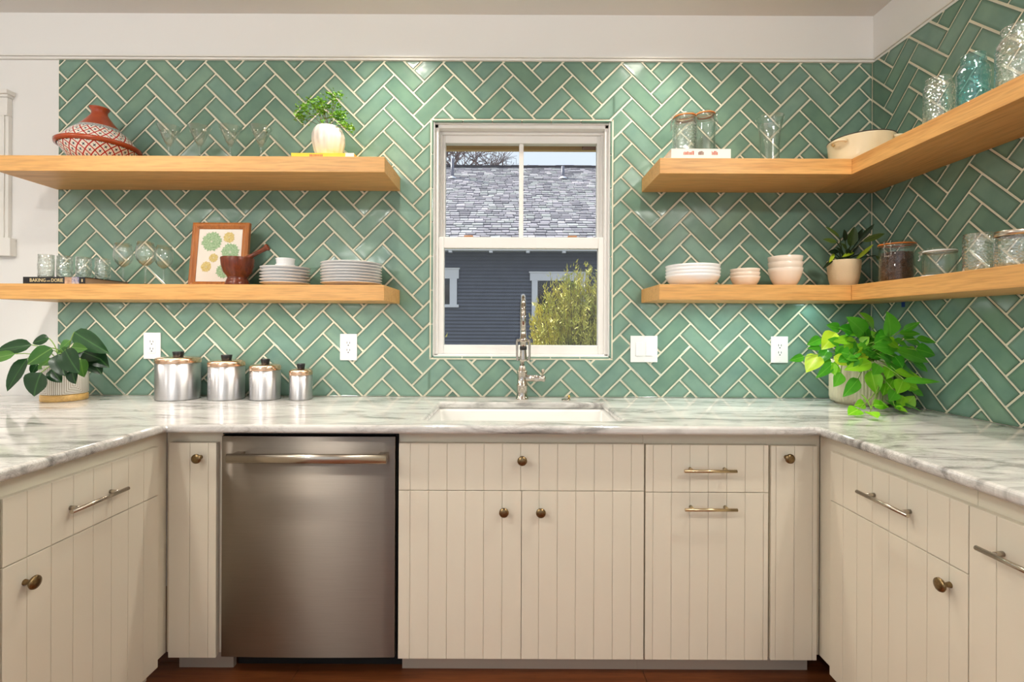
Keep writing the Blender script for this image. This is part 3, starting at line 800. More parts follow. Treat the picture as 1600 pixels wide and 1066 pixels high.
MB().lathe([(0, 0), (0.085, 0), (0.094, 0.008), (0.126, 0.046), (R-0.012, 0.066), (R-0.008, 0.070), (R-0.022, 0.070), (0.10, 0.035), (0, 0.02)], 48).build('dish', MAT['painted'], tg)
MB().lathe([(R-0.006, 0.0703), (R+0.004, 0.075), (R+0.005, 0.086), (R-0.004, 0.092), (R-0.03, 0.092), (R-0.03, 0.0703)], 48).build('rim', MAT['terracotta'], tg)
lid = MB().lathe([(R-0.007, 0.0922), (0.110, 0.134), (0.098, 0.146)], 48).build('lid', MAT['painted'], tg)
MB().lathe([(0.098, 0.1461), (0.086, 0.157), (0.078, 0.164)], 48).build('lid_band', MAT['blueband'], lid)
MB().lathe([(0.0782, 0.1639), (0.052, 0.196), (0.036, 0.218), (0.030, 0.229), (0.029, 0.240), (0.035, 0.250), (0.038, 0.256), (0.031, 0.258), (0.022, 0.252), (0, 0.250)], 40).build('lid_knob', MAT['terracotta'], lid)

# ---- martini glasses
def stem_glass(name, prof_foot, prof_bowl, loc, label, group):
    t = thing(name, label, 'glass', loc, 0, group)
    MB().lathe(prof_foot, 28).build('foot_and_stem', MAT['glass'], t)
    MB().lathe(prof_bowl, 36).build('bowl', MAT['glass'], t)
    return t
foot = [(0, 0), (0.036, 0), (0.036, 0.002), (0.012, 0.006), (0.0045, 0.014), (0.004, 0.06), (0.0055, 0.082), (0.009, 0.092), (0, 0.0925)]
bowl = [(0, 0.0926), (0.009, 0.094), (0.017, 0.106), (0.048, 0.176), (0.0465, 0.1765), (0.0155, 0.108), (0.006, 0.099), (0, 0.098)]
who = ['nearest the tagine', 'second from the tagine', 'second from the fern pot', 'nearest the fern pot']
for k, px in enumerate((264, 312, 360, 408)):
    p = at(px, 200, -0.15)
    stem_glass('martini_glass', foot, bowl, (p.x, -0.15, ZU1+0.0003), 'clear martini glass on the top left shelf, ' + who[k], 'martini glasses')
# ---- books
def book(name, x0, x1, y0, y1, z0, z1, cover, page, label, spine=None):
    t = thing(name, label, 'book', ((x0+x1)/2, (y0+y1)/2, z0))
    hx, hy, h = (x1-x0)/2, (y1-y0)/2, z1-z0; c = 0.0025
    MB().box(-hx, hx, -hy, hy, 0, c).box(-hx, hx, -hy, hy, h-c, h).box(-hx, hx, -hy, -hy+0.003, c, h-c).build('cover', cover, t, fix=False)
    MB().box(-hx+0.004, hx-0.004, -hy+0.0032, hy-0.004, c+0.0001, h-c-0.0001).build('pages', page, t)
    return t, hx, hy, h
MAT['yellow'] = pbr('yellow_cover', lin(242,204,30), 0.4)
MAT['paper'] = pbr('paper_edge', lin(196,180,160), 0.8, noise=400, col2=lin(170,152,132), stretch=(1,1,40))
MAT['white_cover'] = pbr('white_cover', lin(240,236,230), 0.4)
MAT['black_cover'] = pbr('black_cover', lin(22,21,22), 0.35)
MAT['red_ink'] = pbr('red_ink', lin(190,104,84), 0.6)
MAT['brown_ink'] = pbr('brown_ink', lin(110,70,52), 0.6)
MAT['gold_ink'] = pbr('cream_ink', lin(236,214,160), 0.5)
MAT['photo_ink'] = pbr('printed_photo', lin(206,170,140), 0.5, noise=60, col2=lin(150,110,84))
MAT['blue_ink'] = pbr('blue_print', lin(52,76,140), 0.5, noise=90, col2=lin(214,196,184))
a, b = at(455, 240, -0.25), at(553, 240, -0.25)
t, hx, hy, h = book('cookbook', a.x, b.x, -0.25, -0.05, ZU1+0.0003, 1.9857, MAT['yellow'], MAT['white_cover'], 'thin yellow book lying under the white fern pot')
MB().box(hx-0.036, hx+0.0006, -hy-0.0006, -hy+0.002, 0.0002, h+0.0003).build('spine_panel', MAT['white_cover'], t)
mm = MB(); rr = random.Random(2); x = -0.055
while x < 0.0:
    wd = rr.uniform(0.002, 0.005); mm.box(x, x+wd, -hy-0.0004, -hy, h*0.45, h*0.8); x += wd+0.002
mm.build('spine_print', MAT['red_ink'], t, fix=False)
a, b = at(1049, 243, -0.25), at(1142, 243, -0.25)
t, hx, hy, h = book('cookbook', a.x, b.x, -0.25, -0.03, ZU1+0.0003, 2.0105, MAT['white_cover'], MAT['white_cover'], 'white cookbook with faint red print under the clip-top jars')
for (u0, u1, mt) in ((-0.075, -0.03, 'red_ink'), (-0.012, 0.012, 'brown_ink'), (0.045, 0.068, 'red_ink')):
    mm = MB(); rr = random.Random(int(u0*1e4))
    x = u0
    while x < u1:
        wd = rr.uniform(0.002, 0.005); mm.box(x, x+wd, -hy-0.0004, -hy, h-0.026, h-0.012+rr.uniform(-0.003, 0.003)); x += wd+0.0015
    mm.build('spine_print', MAT[mt], t, fix=False)
a, b = at(36, 438, -0.272), at(132.5, 438, -0.272)
t, hx, hy, h = book('cookbook', a.x, b.x, -0.272, -0.03, ZL1+0.0003, 1.4504, MAT['black_cover'], MAT['paper'], 'black hardback baking book lying under four small jars')
wsp = 2*hx
me = text_mesh('BAKING', 0.0205, 0.0003, 'LEFT'); o = link('spine_lettering', me, MAT['gold_ink'], t); o.rotation_euler = (PI/2, 0, 0); o.location = (-hx+0.028, -hy-0.0004, h*0.5); o.scale = (0.92, 1, 1)
me = text_mesh('with', 0.009, 0.0003, 'LEFT'); o = link('spine_lettering', me, MAT['gold_ink'], t); o.rotation_euler = (PI/2, 0, 0); o.location = (-hx+0.0995, -hy-0.0004, h*0.42)
me = text_mesh('DORIE', 0.0205, 0.0003, 'LEFT'); o = link('spine_lettering', me, MAT['gold_ink'], t); o.rotation_euler = (PI/2, 0, 0); o.location = (-hx+0.1185, -hy-0.0004, h*0.5); o.scale = (0.85, 1, 1)
MB().box(-hx+0.176, -hx+0.206, -hy-0.0005, -hy, 0.0004, h-0.0004).build('spine_photo', MAT['photo_ink'], t)
MB().box(-hx+0.206, -hx+0.236, -hy-0.0005, -hy, 0.0004, h-0.0004).build('spine_photo', MAT['blue_ink'], t)
MB().box(hx-0.013, hx-0.009, -hy-0.0005, -hy, h*0.3, h*0.7).build('spine_mark', MAT['gold_ink'], t)
# ---- four small pressed jars on the book
def jar_prof(r, h, neck, ht, wall=0.003):
    """outer and inner outline of a screw-top jar: shoulder to a ribbed neck"""
    o = [(0, 0), (r*0.86, 0), (r*0.97, 0.004), (r, 0.012), (r, h-ht-max(0.014, (r-neck)*2.2)), (r-(r-neck)*0.25, h-ht-max(0.006, (r-neck)*0.9)), (neck+0.002, h-ht), (neck, h-ht+0.003)]
    k = max(2, int(ht/0.006))
    for i in range(k):
        z = h-ht+0.004 + (ht-0.006)*i/k; o += [(neck, z), (neck+0.0016, z+(ht-0.006)/k*0.5)]
    o += [(neck+0.001, h-0.001), (neck-0.001, h)]
    i_ = [(neck-wall, h-0.001), (neck-wall, h-ht), (r-wall, h-ht-0.016), (r-wall, 0.012), (r*0.8, 0.006), (0, 0.005)]
    return o + i_
who = ['nearest the white wall', 'second from the white wall', 'second from the wine glasses', 'nearest the wine glasses']
for k, (px, Y) in enumerate(((72, -0.225), (101, -0.185), (131, -0.148), (160.5, -0.108))):
    p = at(px, 420, Y)
    o = MB().lathe(jar_prof(0.0285, 0.100, 0.0265, 0.016), 28).build('jelly_jar', MAT['glass_emb'])
    o.location = (p.x, Y, 1.4506); tag(o, 'small pressed-glass jar on the black book, ' + who[k], 'jar', 'jars on the black book')
# ---- wine glasses
foot = [(0, 0), (0.033, 0), (0.033, 0.002), (0.012, 0.005), (0.0042, 0.012), (0.0036, 0.05), (0.0042, 0.076), (0.007, 0.084), (0, 0.0845)]
bowl = [(0, 0.0846), (0.008, 0.086), (0.022, 0.096), (0.033, 0.112), (0.0375, 0.130), (0.036, 0.155), (0.031, 0.190), (0.0302, 0.190), (0.035, 0.155), (0.0363, 0.131), (0.032, 0.114), (0.021, 0.098), (0.007, 0.0885), (0, 0.088)]
for (px, Y, lab) in ((192.5, -0.16, 'beside the small jars'), (227.5, -0.20, 'in the middle of three'), (256, -0.10, 'beside the picture frame')):
    p = at(px, 400, Y)
    stem_glass('wine_glass', foot, bowl, (p.x, Y, ZL1+0.0003), 'clear wine glass on the lower left shelf, ' + lab, 'wine glasses')
# ---- picture frame
fa, fb = at(294, 443, -0.128), at(384, 443, -0.128)
fw = fb.x - fa.x; fh = 0.300; lean = 0.12
t = thing('picture_frame', 'wooden frame with a print of green and ochre succulents', 'picture frame', ((fa.x+fb.x)/2, -0.128, ZL1+0.0006))
MAT['frame'] = wood_mat('brown_moulding', lin(150,86,36), lin(178,110,52), lin(116,62,26), axis='Z', scale=3, rough=0.3)
MAT['print_paper'] = pbr('print_paper', lin(226,219,208), 0.7)
Rl = Matrix.Rotation(-lean, 4, 'X')
def tilt(o): o.matrix_local = Rl; return o
fwid = 0.030
def bar(x0, x1, z0, z1, dirn):
    return MB()
def mould(pts_in, pts_out, h_out, h_mid, h_in):
    m = MB(); n = 4
    mid = [tuple(a*0.45+b*0.55 for a, b in zip(p, q)) for p, q in zip(pts_in, pts_out)]
    mid2 = [tuple(a*0.7+b*0.3 for a, b in zip(p, q)) for p, q in zip(pts_in, pts_out)]
    rings = [[(x, 0.012, z) for x, z in pts_out], [(x, -h_out, z) for x, z in pts_out], [(x, -h_mid, z) for x, z in mid], [(x, -h_mid+0.005, z) for x, z in mid2], [(x, -h_in, z) for x, z in pts_in], [(x, 0.0, z) for x, z in pts_in]]
    v = [p for r in rings for p in r]; f = []
    for i in range(len(rings)-1):
        for k in range(4): f.append((i*4+k, i*4+(k+1) % 4, (i+1)*4+(k+1) % 4, (i+1)*4+k))
    return m.add(v, f)
po = [(-fw/2, 0), (fw/2, 0), (fw/2, fh), (-fw/2, fh)]
pi_ = [(-fw/2+fwid, fwid*0.85), (fw/2-fwid, fwid*0.85), (fw/2-fwid, fh-fwid), (-fw/2+fwid, fh-fwid)]
tilt(mould(pi_, po, 0.004, 0.012, 0.003).build('moulding', MAT['frame'], t, fix=False, bevel=0.0008, seg=1))
sheet = tilt(MB().box(-fw/2+fwid-0.003, fw/2-fwid+0.003, 0.0005, 0.002, fwid*0.8, fh-fwid+0.003).build('print', MAT['print_paper'], t))
MB().box(-0.02, 0.02, 0.0, 0.004, 0, 0.2).build('easel_back', MAT['black'], t).matrix_local = Matrix.Translation((0, 0.098, 0.003)) @ Matrix.Rotation(0.25, 4, 'X')
def rosette(cx, cz, r, c1, c2, rings):
    m = MB(); rr = random.Random(int(cx*1e4+cz*1e3))
    for i in range(rings):
        f = 1 - i/rings; n = max(5, int(6+14*f)); y = -0.0002 - 0.00012*i
        for k in range(n):
            a = 2*PI*(k+0.5*(i % 2))/n + rr.uniform(-0.08, 0.08); L = r*f*rr.uniform(0.92, 1.05); w_ = r*0.16*(0.6+f*0.6)
            d = Vector((math.cos(a), math.sin(a))); nn = Vector((-d.y, d.x)); b0 = d*L*0.45
            ps = [Vector((cx, cz))+b0, Vector((cx, cz))+d*L*0.75+nn*w_, Vector((cx, cz))+d*L, Vector((cx, cz))+d*L*0.75-nn*w_]
            m.add([(p.x, y-0.00003*(k % 3), p.y) for p in ps], [(0, 1, 2, 3)])
    return m
MAT['suc_g'] = pbr('green_print', lin(112,148,108), 0.7, noise=160, col2=lin(176,200,160))
MAT['suc_o'] = pbr('ochre_print', lin(184,158,84), 0.7, noise=160, col2=lin(214,200,140))
iw0, iw1, ih0, ih1 = -fw/2+fwid, fw/2-fwid, fwid*0.85, fh-fwid
for (u, v_, r, mt, k) in ((0.30, 0.76, 0.24, 'suc_g', 7), (0.69, 0.84, 0.135, 'suc_o', 6), (0.74, 0.56, 0.22, 'suc_g', 6), (0.37, 0.45, 0.11, 'suc_o', 5), (0.22, 0.28, 0.13, 'suc_o', 6), (0.62, 0.20, 0.18, 'suc_g', 6)):
    o = rosette(iw0+(iw1-iw0)*u, ih0+(ih1-ih0)*v_, r*(iw1-iw0), 0, 0, k).build('printed_rosette', MAT[mt], sheet, fix=False)
# ---- mortar and pestle
MAT['dark_wood'] = wood_mat('dark_turned_wood', lin(84,36,16), lin(112,50,24), lin(58,24,12), axis='Z', scale=2, rough=0.25)
mp_ = at(371.5, 420, -0.205)
mo = MB().lathe([(0, 0), (0.048, 0), (0.050, 0.006), (0.045, 0.022), (0.040, 0.034), (0.043, 0.042), (0.056, 0.058), (0.064, 0.085), (0.066, 0.104), (0.0675, 0.118), (0.066, 0.122), (0.060, 0.121), (0.055, 0.095), (0.045, 0.06), (0.02, 0.045), (0, 0.043)], 36).build('mortar', MAT['dark_wood'])
mo.location = (mp_.x, -0.205, ZL1+0.0003); tag(mo, 'dark turned wooden mortar in front of the picture frame', 'mortar')
d = (at(419, 386, -0.215) - at(372, 412, -0.205)).normalized()
pe = MB().lathe([(0, 0), (0.012, 0.004), (0.016, 0.018), (0.012, 0.04), (0.009, 0.07), (0.0095, 0.118), (0.0125, 0.134), (0.0155, 0.140), (0.0135, 0.147), (0, 0.149)], 20, axis=d).build('pestle', MAT['dark_wood'])
q = at(419, 386, -0.215) - d*0.145
pe.location = q; tag(pe, 'dark wooden pestle leaning in the mortar', 'pestle')
# ---- stacks of plates
def plate_prof(r, h=0.016):
    return [(0, 0), (r*0.58, 0), (r*0.62, 0.0015), (r*0.70, h*0.35), (r*0.97, h*0.84), (r, h*0.93), (r, h), (r*0.985, h), (r*0.69, h*0.35+0.004), (r*0.60, 0.0045), (0, 0.004)]
def stack(name, X, Y, Z, n, step, prof, lab, cat, group, mat='plate', seg=40, flute=None):
    me = None
    for k in range(n):
        if me is None:
            o = MB().lathe(prof, seg, flute=flute).build(name, MAT[mat]); me = o.data
        else: o = link(name, me, None)
        o.location = (X + random.uniform(-0.0008, 0.0008), Y + random.uniform(-0.0008, 0.0008), Z + 0.0003 + k*step)
        o.rotation_euler[2] = random.uniform(0, 0.1)
        tag(o, lab % ordinal(k, n), cat, group)
p = at(446, 430, -0.165); stack('side_plate', p.x, -0.165, ZL1, 6, 0.0135, plate_prof(0.104, 0.0165), 'white side plate under the ramekins, %s of its stack', 'plate', 'side plates under the ramekins')
zr = ZL1 + 5*0.0135 + 0.0165 - 0.0118
def ram(r, h): return [(0, 0), (r*0.9, 0), (r*0.93, 0.002), (r*0.98, h-0.006), (r*1.03, h-0.004), (r*1.03, h), (r*0.94, h), (r*0.86, 0.006), (0, 0.005)]
p2 = p
stack('ramekin', p2.x, -0.165, zr, 2, 0.0264, ram(0.039, 0.0262), 'small white fluted ramekin on the side plates, %s of two', 'ramekin', 'ramekins', seg=96, flute=(32, 0.012))
p = at(549.5, 430, -0.151); stack('dinner_plate', p.x, -0.151, ZL1, 8, 0.0125, plate_prof(0.132, 0.0175), 'white dinner plate near the shelf end, %s of its stack', 'plate', 'dinner plates by the shelf end', seg=48)
def bowl_prof(r, h, foot=0.5, wall=0.003):
    AM = 1.12; sA, cA = math.sin(AM), 1-math.cos(AM)
    def pt(a, rr, z0): return (rr*(foot+(1-foot)*math.sin(a*AM)/sA), z0+(h-z0)*(1-math.cos(a*AM))/cA)
    o = [(0, 0.002), (r*foot*0.9, 0.002), (r*foot*0.92, 0), (r*foot, 0)]
    o += [pt(k/8, r, 0.003) for k in range(0, 9)]
    o += [(r-wall*0.5, h+0.0008)]
    o += [pt(k/8, r-wall, 0.003+wall) for k in range(8, -1, -1)]
    o.append((0, 0.0035+wall)); return o
MAT['cream_china'] = pbr('cream_china', lin(240,226,210), 0.22)
p = at(1082, 430, -0.163); stack('pasta_bowl', p.x, -0.163, ZQ1, 4, 0.0145, bowl_prof(0.1165, 0.048, 0.60), 'wide white shallow bowl by the shelf end, %s of its stack', 'bowl', 'wide shallow bowls', seg=44)
p = at(1164, 430, -0.163); stack('dip_bowl', p.x, -0.163, ZQ1, 3, 0.0165, bowl_prof(0.062, 0.045, 0.5), 'small cream bowl between two larger stacks, %s of three', 'bowl', 'small cream bowls', 'cream_china', 36)
p = at(1227, 430, -0.163); stack('cereal_bowl', p.x, -0.163, ZQ1, 3, 0.0260, bowl_prof(0.0705, 0.082, 0.42), 'deep cream bowl next to the potted plant, %s of three', 'bowl', 'deep cream bowls', 'cream_china', 36)

# ---- clip-top jars, vase, pan
MAT['rubber'] = pbr('orange_rubber', lin(206,118,42), 0.45)
MAT['wire'] = pbr('jar_wire', lin(180,176,168), 0.25, metal=1.0)
def clip_jar(name, loc, r, h, label, group=None, glass='glass', ang=PI, orange=True, fill=None, straight=False):
    t = thing(name, label, 'jar', loc, 0, group)
    n = r*0.86 if not straight else r*0.97
    prof = [(0, 0), (r*0.88, 0), (r*0.98, 0.004), (r, 0.014), (r, h*0.70), (r*0.985, h*0.76), (n, h*0.86), (n, h*0.885), (n+0.004, h*0.89), (n+0.004, h*0.905), (n-0.003, h*0.905), (n-0.003, h*0.86), (r-0.004, h*0.74), (r-0.004, 0.012), (r*0.8, 0.007), (0, 0.006)]
    MB().lathe(prof, 36).build('body', MAT[glass], t)
    MB().lathe([(n-0.006, h*0.906), (n+0.005, h*0.906), (n+0.0055, h*0.906+0.0022), (n+0.005, h*0.906+0.0044), (n-0.006, h*0.906+0.0044)], 36).build('gasket', MAT['rubber'] if orange else MAT['plastic'], t)
    z = h*0.906+0.0046
    MB().lathe([(0, z), (n+0.004, z), (n+0.004, z+0.006), (n-0.004, z+0.010), (n-0.012, h), (n-0.018, h-0.003), (0, h-0.004)], 36).build('lid', MAT[glass], t)
    m = MB(); ca, sa = math.cos(ang), math.sin(ang); tx, ty = -sa, ca
    ring = [((n+0.006)*math.cos(a), (n+0.006)*math.sin(a), h*0.875) for a in [2*PI*k/28 for k in range(29)]]
    m.tube(ring, 0.0013, 6)
    for s_ in (-1, 1):
        f = lambda rad, z_, s=s_: (ca*rad + tx*0.011*s, sa*rad + ty*0.011*s, z_)
        m.tube([f(n+0.006, h*0.875), f(n+0.014, h*0.80), f(r+0.004, h*0.70), f(r+0.008, h*0.62)], 0.0014, 6)
        m.tube([f(n+0.006, h*0.875), f(n+0.016, h*0.93), f(n+0.004, h*0.985)], 0.0014, 6)
    m.tube([(ca*(r+0.008)+tx*0.011, sa*(r+0.008)+ty*0.011, h*0.62), (ca*(r+0.008)-tx*0.011, sa*(r+0.008)-ty*0.011, h*0.62)], 0.0014, 6)
    m.build('wire_bail', MAT['wire'], t, fix=False)
    if fill:
        fill(t, r-0.0048, h*0.72)
    return t
p = at(1070, 210, -0.172); clip_jar('clip_top_jar', (p.x, -0.172, 2.0107), 0.0525, 0.178, 'shorter clip-top glass jar with orange seal on the white cookbook', 'clip-top jars', 'glass_emb', ang=PI*0.95)
p = at(1101.5, 210, -0.090); clip_jar('clip_top_jar', (p.x, -0.088, 2.0107), 0.0470, 0.232, 'taller clip-top glass jar with orange seal behind the shorter one', 'clip-top jars', 'glass', ang=0.0)
p = at(1203, 215, -0.15)
o = MB().lathe([(0, 0), (0.040, 0), (0.042, 0.003), (0.041, 0.03), (0.040, 0.09), (0.043, 0.15), (0.052, 0.205), (0.0585, 0.228), (0.0565, 0.228), (0.050, 0.204), (0.041, 0.15), (0.038, 0.09), (0.039, 0.03), (0.038, 0.008), (0, 0.007)], 40).build('glass_vase', MAT['glass'])
o.location = (p.x, -0.15, ZU1+0.0003); tag(o, 'flared clear glass vase beside the cream pan', 'vase')
MAT['enamel'] = pbr('cream_enamel', lin(238,224,190), 0.18)
MAT['dark_rim'] = pbr('dark_enamel_edge', lin(60,50,44), 0.3)
p = at(1343, 215, -0.152)
t = thing('casserole', 'cream enamel casserole pan with two loop handles in the shelf corner', 'pan', (1.553, -0.152, ZU1+0.0003))
r = 0.130; h = 0.128
MB().lathe([(0, 0), (r*0.80, 0), (r*0.86, 0.006), (r*0.93, 0.04), (r*0.985, h-0.01), (r*1.0, h-0.006), (r*0.99, h-0.004), (r*0.965, h-0.004), (r*0.9, 0.04), (r*0.8, 0.01), (0, 0.008)], 48).build('body', MAT['enamel'], t)
MB().lathe([(r*0.966, h-0.0038), (r*1.002, h-0.0038), (r*1.004, h-0.001), (r*0.985, h+0.0005), (r*0.966, h-0.001)], 48).build('rim', MAT['dark_rim'], t)
for ang in (PI*1.10, PI*1.72):
    ca, sa = math.cos(ang), math.sin(ang); pts = []
    for k in range(9):
        b_ = -PI/2 + PI*k/8; rad = r*0.975 + 0.026*math.cos(b_); tn = 0.030*math.sin(b_)
        pts.append((ca*rad - sa*tn, sa*rad + ca*tn, h-0.026 + 0.004*math.cos(b_)))
    MB().tube(pts, [0.0075, 0.0065, 0.006, 0.006, 0.006, 0.006, 0.006, 0.0065, 0.0075], 10).build('handle', MAT['enamel'], t)
# ---- mason jars on the right wall shelf
o = MB().lathe(jar_prof(0.0435, 0.170, 0.036, 0.022), 36).build('mason_jar', MAT['glass_emb']); o.location = (1.50, -0.613, ZU1+0.0003); tag(o, 'clear mason jar on the upper shelf, left of the aqua jar', 'jar', 'mason jars on the upper shelf')
o = MB().lathe(jar_prof(0.0430, 0.182, 0.0315, 0.034), 36).build('mason_jar', MAT['glass_blue']); o.location = (1.502, -0.741, ZU1+0.0003); tag(o, 'aqua blue mason jar on the upper shelf between clear jars', 'jar', 'mason jars on the upper shelf')
o = MB().lathe(jar_prof(0.0545, 0.190, 0.040, 0.034), 36).build('mason_jar', MAT['glass_emb']); o.location = (1.508, -0.882, ZU1+0.0003); tag(o, 'large clear mason jar cut by the right edge beside the aqua jar', 'jar', 'mason jars on the upper shelf')
# ---- lower right shelf
MAT['bean'] = pbr('roasted_bean', lin(58,30,16), 0.4, noise=120, col2=lin(94,54,30))
def beans(t, r, h):
    m = MB(); rr = random.Random(5)
    base = [(math.cos(a)*0.0040*s, 0.0028*math.sin(a)*s, z*0.0028) for z, s in ((-0.7, 0.7), (0.0, 1.0), (0.7, 0.7)) for a in [2*PI*k/6 for k in range(6)]]
    fs = [(i*6+k, i*6+(k+1) % 6, (i+1)*6+(k+1) % 6, (i+1)*6+k) for i in range(2) for k in range(6)] + [tuple(range(5, -1, -1)), tuple(range(12, 18))]
    def one(p):
        M = Matrix.Translation(p) @ Matrix.Rotation(rr.uniform(0, 6.3), 4, Vector((rr.uniform(-1, 1), rr.uniform(-1, 1), rr.uniform(-1, 1))).normalized())
        m.add([M @ Vector(q) for q in base], fs, True)
    for _ in range(1500):
        a = rr.uniform(0, 2*PI); one((math.cos(a)*(r-0.0045), math.sin(a)*(r-0.0045), rr.uniform(0.012, h)))
    for _ in range(160):
        a = rr.uniform(0, 2*PI); q = math.sqrt(rr.random())*(r-0.005); one((q*math.cos(a), q*math.sin(a), h))
    m.lathe([(0, 0.0085), (r-0.007, 0.0085), (r-0.007, h-0.001), (0, h-0.001)], 24)
    o = m.build('coffee_beans', MAT['bean'], t, fix=False); o['kind'] = 'stuff'
clip_jar('clip_top_jar', (1.535, -0.382, ZQ1+0.0003), 0.0590, 0.166, 'clip-top jar full of dark coffee beans on the lower right shelf', None, 'glass_jar', ang=PI*1.15, fill=beans, straight=True)
p = at(1468, 420, -0.6)
o = MB().lathe([(0, 0), (0.056, 0), (0.057, 0.004), (0.055, 0.007), (0, 0.007)], 32).build('coaster', MAT['plate']); o.location = (1.520, -0.598, ZQ1+0.0003); tag(o, 'round white coaster under the small clip-top jar', 'coaster')
clip_jar('clip_top_jar', (1.520, -0.598, ZQ1+0.0076), 0.0500, 0.092, 'small empty clip-top jar with pale seal on a white coaster', None, 'glass_jar', ang=PI*0.75, orange=False)
o = MB().lathe(jar_prof(0.0430, 0.127, 0.0405, 0.018), 32).build('mason_jar', MAT['glass_emb']); o.location = (1.520, -0.747, ZQ1+0.0003); tag(o, 'open clear glass jar on the lower right shelf', 'jar')
t = thing('mason_jar', 'clear glass jar with silver lid at the right edge', 'jar', (1.520, -0.858, ZQ1+0.0003))
MB().lathe(jar_prof(0.0460, 0.112, 0.0425, 0.016), 32).build('body', MAT['glass_emb'], t)
MB().lathe([(0.0447, 0.0985), (0.0465, 0.0990), (0.0465, 0.113), (0.0450, 0.1145), (0, 0.1150)], 36).build('lid', MAT['nickel'], t)

# ================================================================== plants
def leaf_mesh(kind, n=9):
    """unit leaf: base at origin, tip at +y, width 1 in x, facing +z"""
    m = MB(); cols = (-1, -0.55, 0, 0.55, 1)
    for i in range(n):
        t = i/(n-1)
        if kind == 'heart': wd = 0.5*min(1, (t/0.22)**0.5 if t < 0.22 else 1)*(1-max(0, (t-0.3)/0.7)**1.7); y0 = -0.08*(1 if t < 0.05 else 0)
        elif kind == 'ovate': wd = 0.5*math.sin(PI*min(1, t**0.72))**0.75
        else: wd = 0.5*math.sin(PI*t**0.85)**0.8
        wd = max(wd, 0.002)
        for c in cols:
            back = -0.10*abs(c)*(1-t)**4 if kind == 'heart' else 0
            fold = {'heart': 0.10, 'ovate': 0.12, 'strap': 0.16}[kind]
            m.v.append((c*wd, t+back, fold*abs(c)*wd*2 - 0.22*t*t + 0.06*math.sin(t*9)*abs(c)*wd))
    for i in range(n-1):
        for k in range(4): m.f.append((i*5+k, i*5+k+1, (i+1)*5+k+1, (i+1)*5+k)); m.sm.append(True)
    return m.mesh('leaf')
LEAF = {}
def leaf(parent, kind, base, tip, width, mat, up=0.5, roll=0.0, loc=(0,0,0)):
    key = (kind, mat)
    if key not in LEAF:
        LEAF[key] = leaf_mesh(kind); LEAF[key].materials.append(MAT[mat])
    base, tip = Vector(base), Vector(tip); y = tip-base; L = y.length; y.normalize()
    hint = Vector((random.uniform(-0.3, 0.3), -1.0, up+random.uniform(-0.2, 0.2)))
    z = hint - y*hint.dot(y); z.normalize()
    # the leaf droops along -z of its plane: lift the plane so that the tip still meets its place
    x = y.cross(z); M = Matrix((x, y, z)).transposed().to_4x4()
    M = M @ Matrix.Rotation(0.2, 4, 'X') @ Matrix.Rotation(roll, 4, 'Y') @ Matrix.Diagonal((width, L, min(width, L)*0.9, 1))
    o = bpy.data.objects.new('leaf', LEAF[key]); COL.objects.link(o); o.parent = parent
    o.matrix_local = Matrix.Translation(base - Vector(loc)) @ M
    return o
def stem(m, a, b, r=0.0016, sag=0.02):
    a, b = Vector(a), Vector(b); pts = []
    for k in range(6):
        t = k/5; q = a.lerp(b, t); q.z += sag*math.sin(PI*t); pts.append(q)
    m.tube(pts, r, 5)
MAT['leaf_dark'] = leaf_mat('dark_glossy_leaf', lin(26,54,32), lin(44,80,44), lin(66,108,58), 0.25)
MAT['leaf_mid'] = leaf_mat('mid_green_leaf', lin(58,104,46), lin(92,140,60), lin(120,160,80), 0.3)
MAT['leaf_lime'] = leaf_mat('lime_leaf', lin(112,196,38), lin(162,222,52), lin(172,226,84), 0.3)
MAT['leaf_gold'] = leaf_mat('golden_leaf', lin(168,206,40), lin(200,220,60), lin(206,224,90), 0.3)
MAT['leaf_deep'] = leaf_mat('deep_pothos_leaf', lin(62,148,36), lin(102,186,48), lin(116,190,66), 0.3)
MAT['leaf_var'] = leaf_mat('striped_leaf', lin(60,84,32), lin(96,118,48), lin(40,64,28), 0.35)
MAT['leaf_strap_dark'] = leaf_mat('dark_strap_leaf', lin(24,40,22), lin(40,60,30), lin(60,84,40), 0.35)  # darker green for some strap leaves and their stems
MAT['stem'] = pbr('green_stem', lin(120,150,60), 0.5)
MAT['soil'] = pbr('potting_soil', lin(52,38,28), 0.95, bump=0.8, bscale=200)

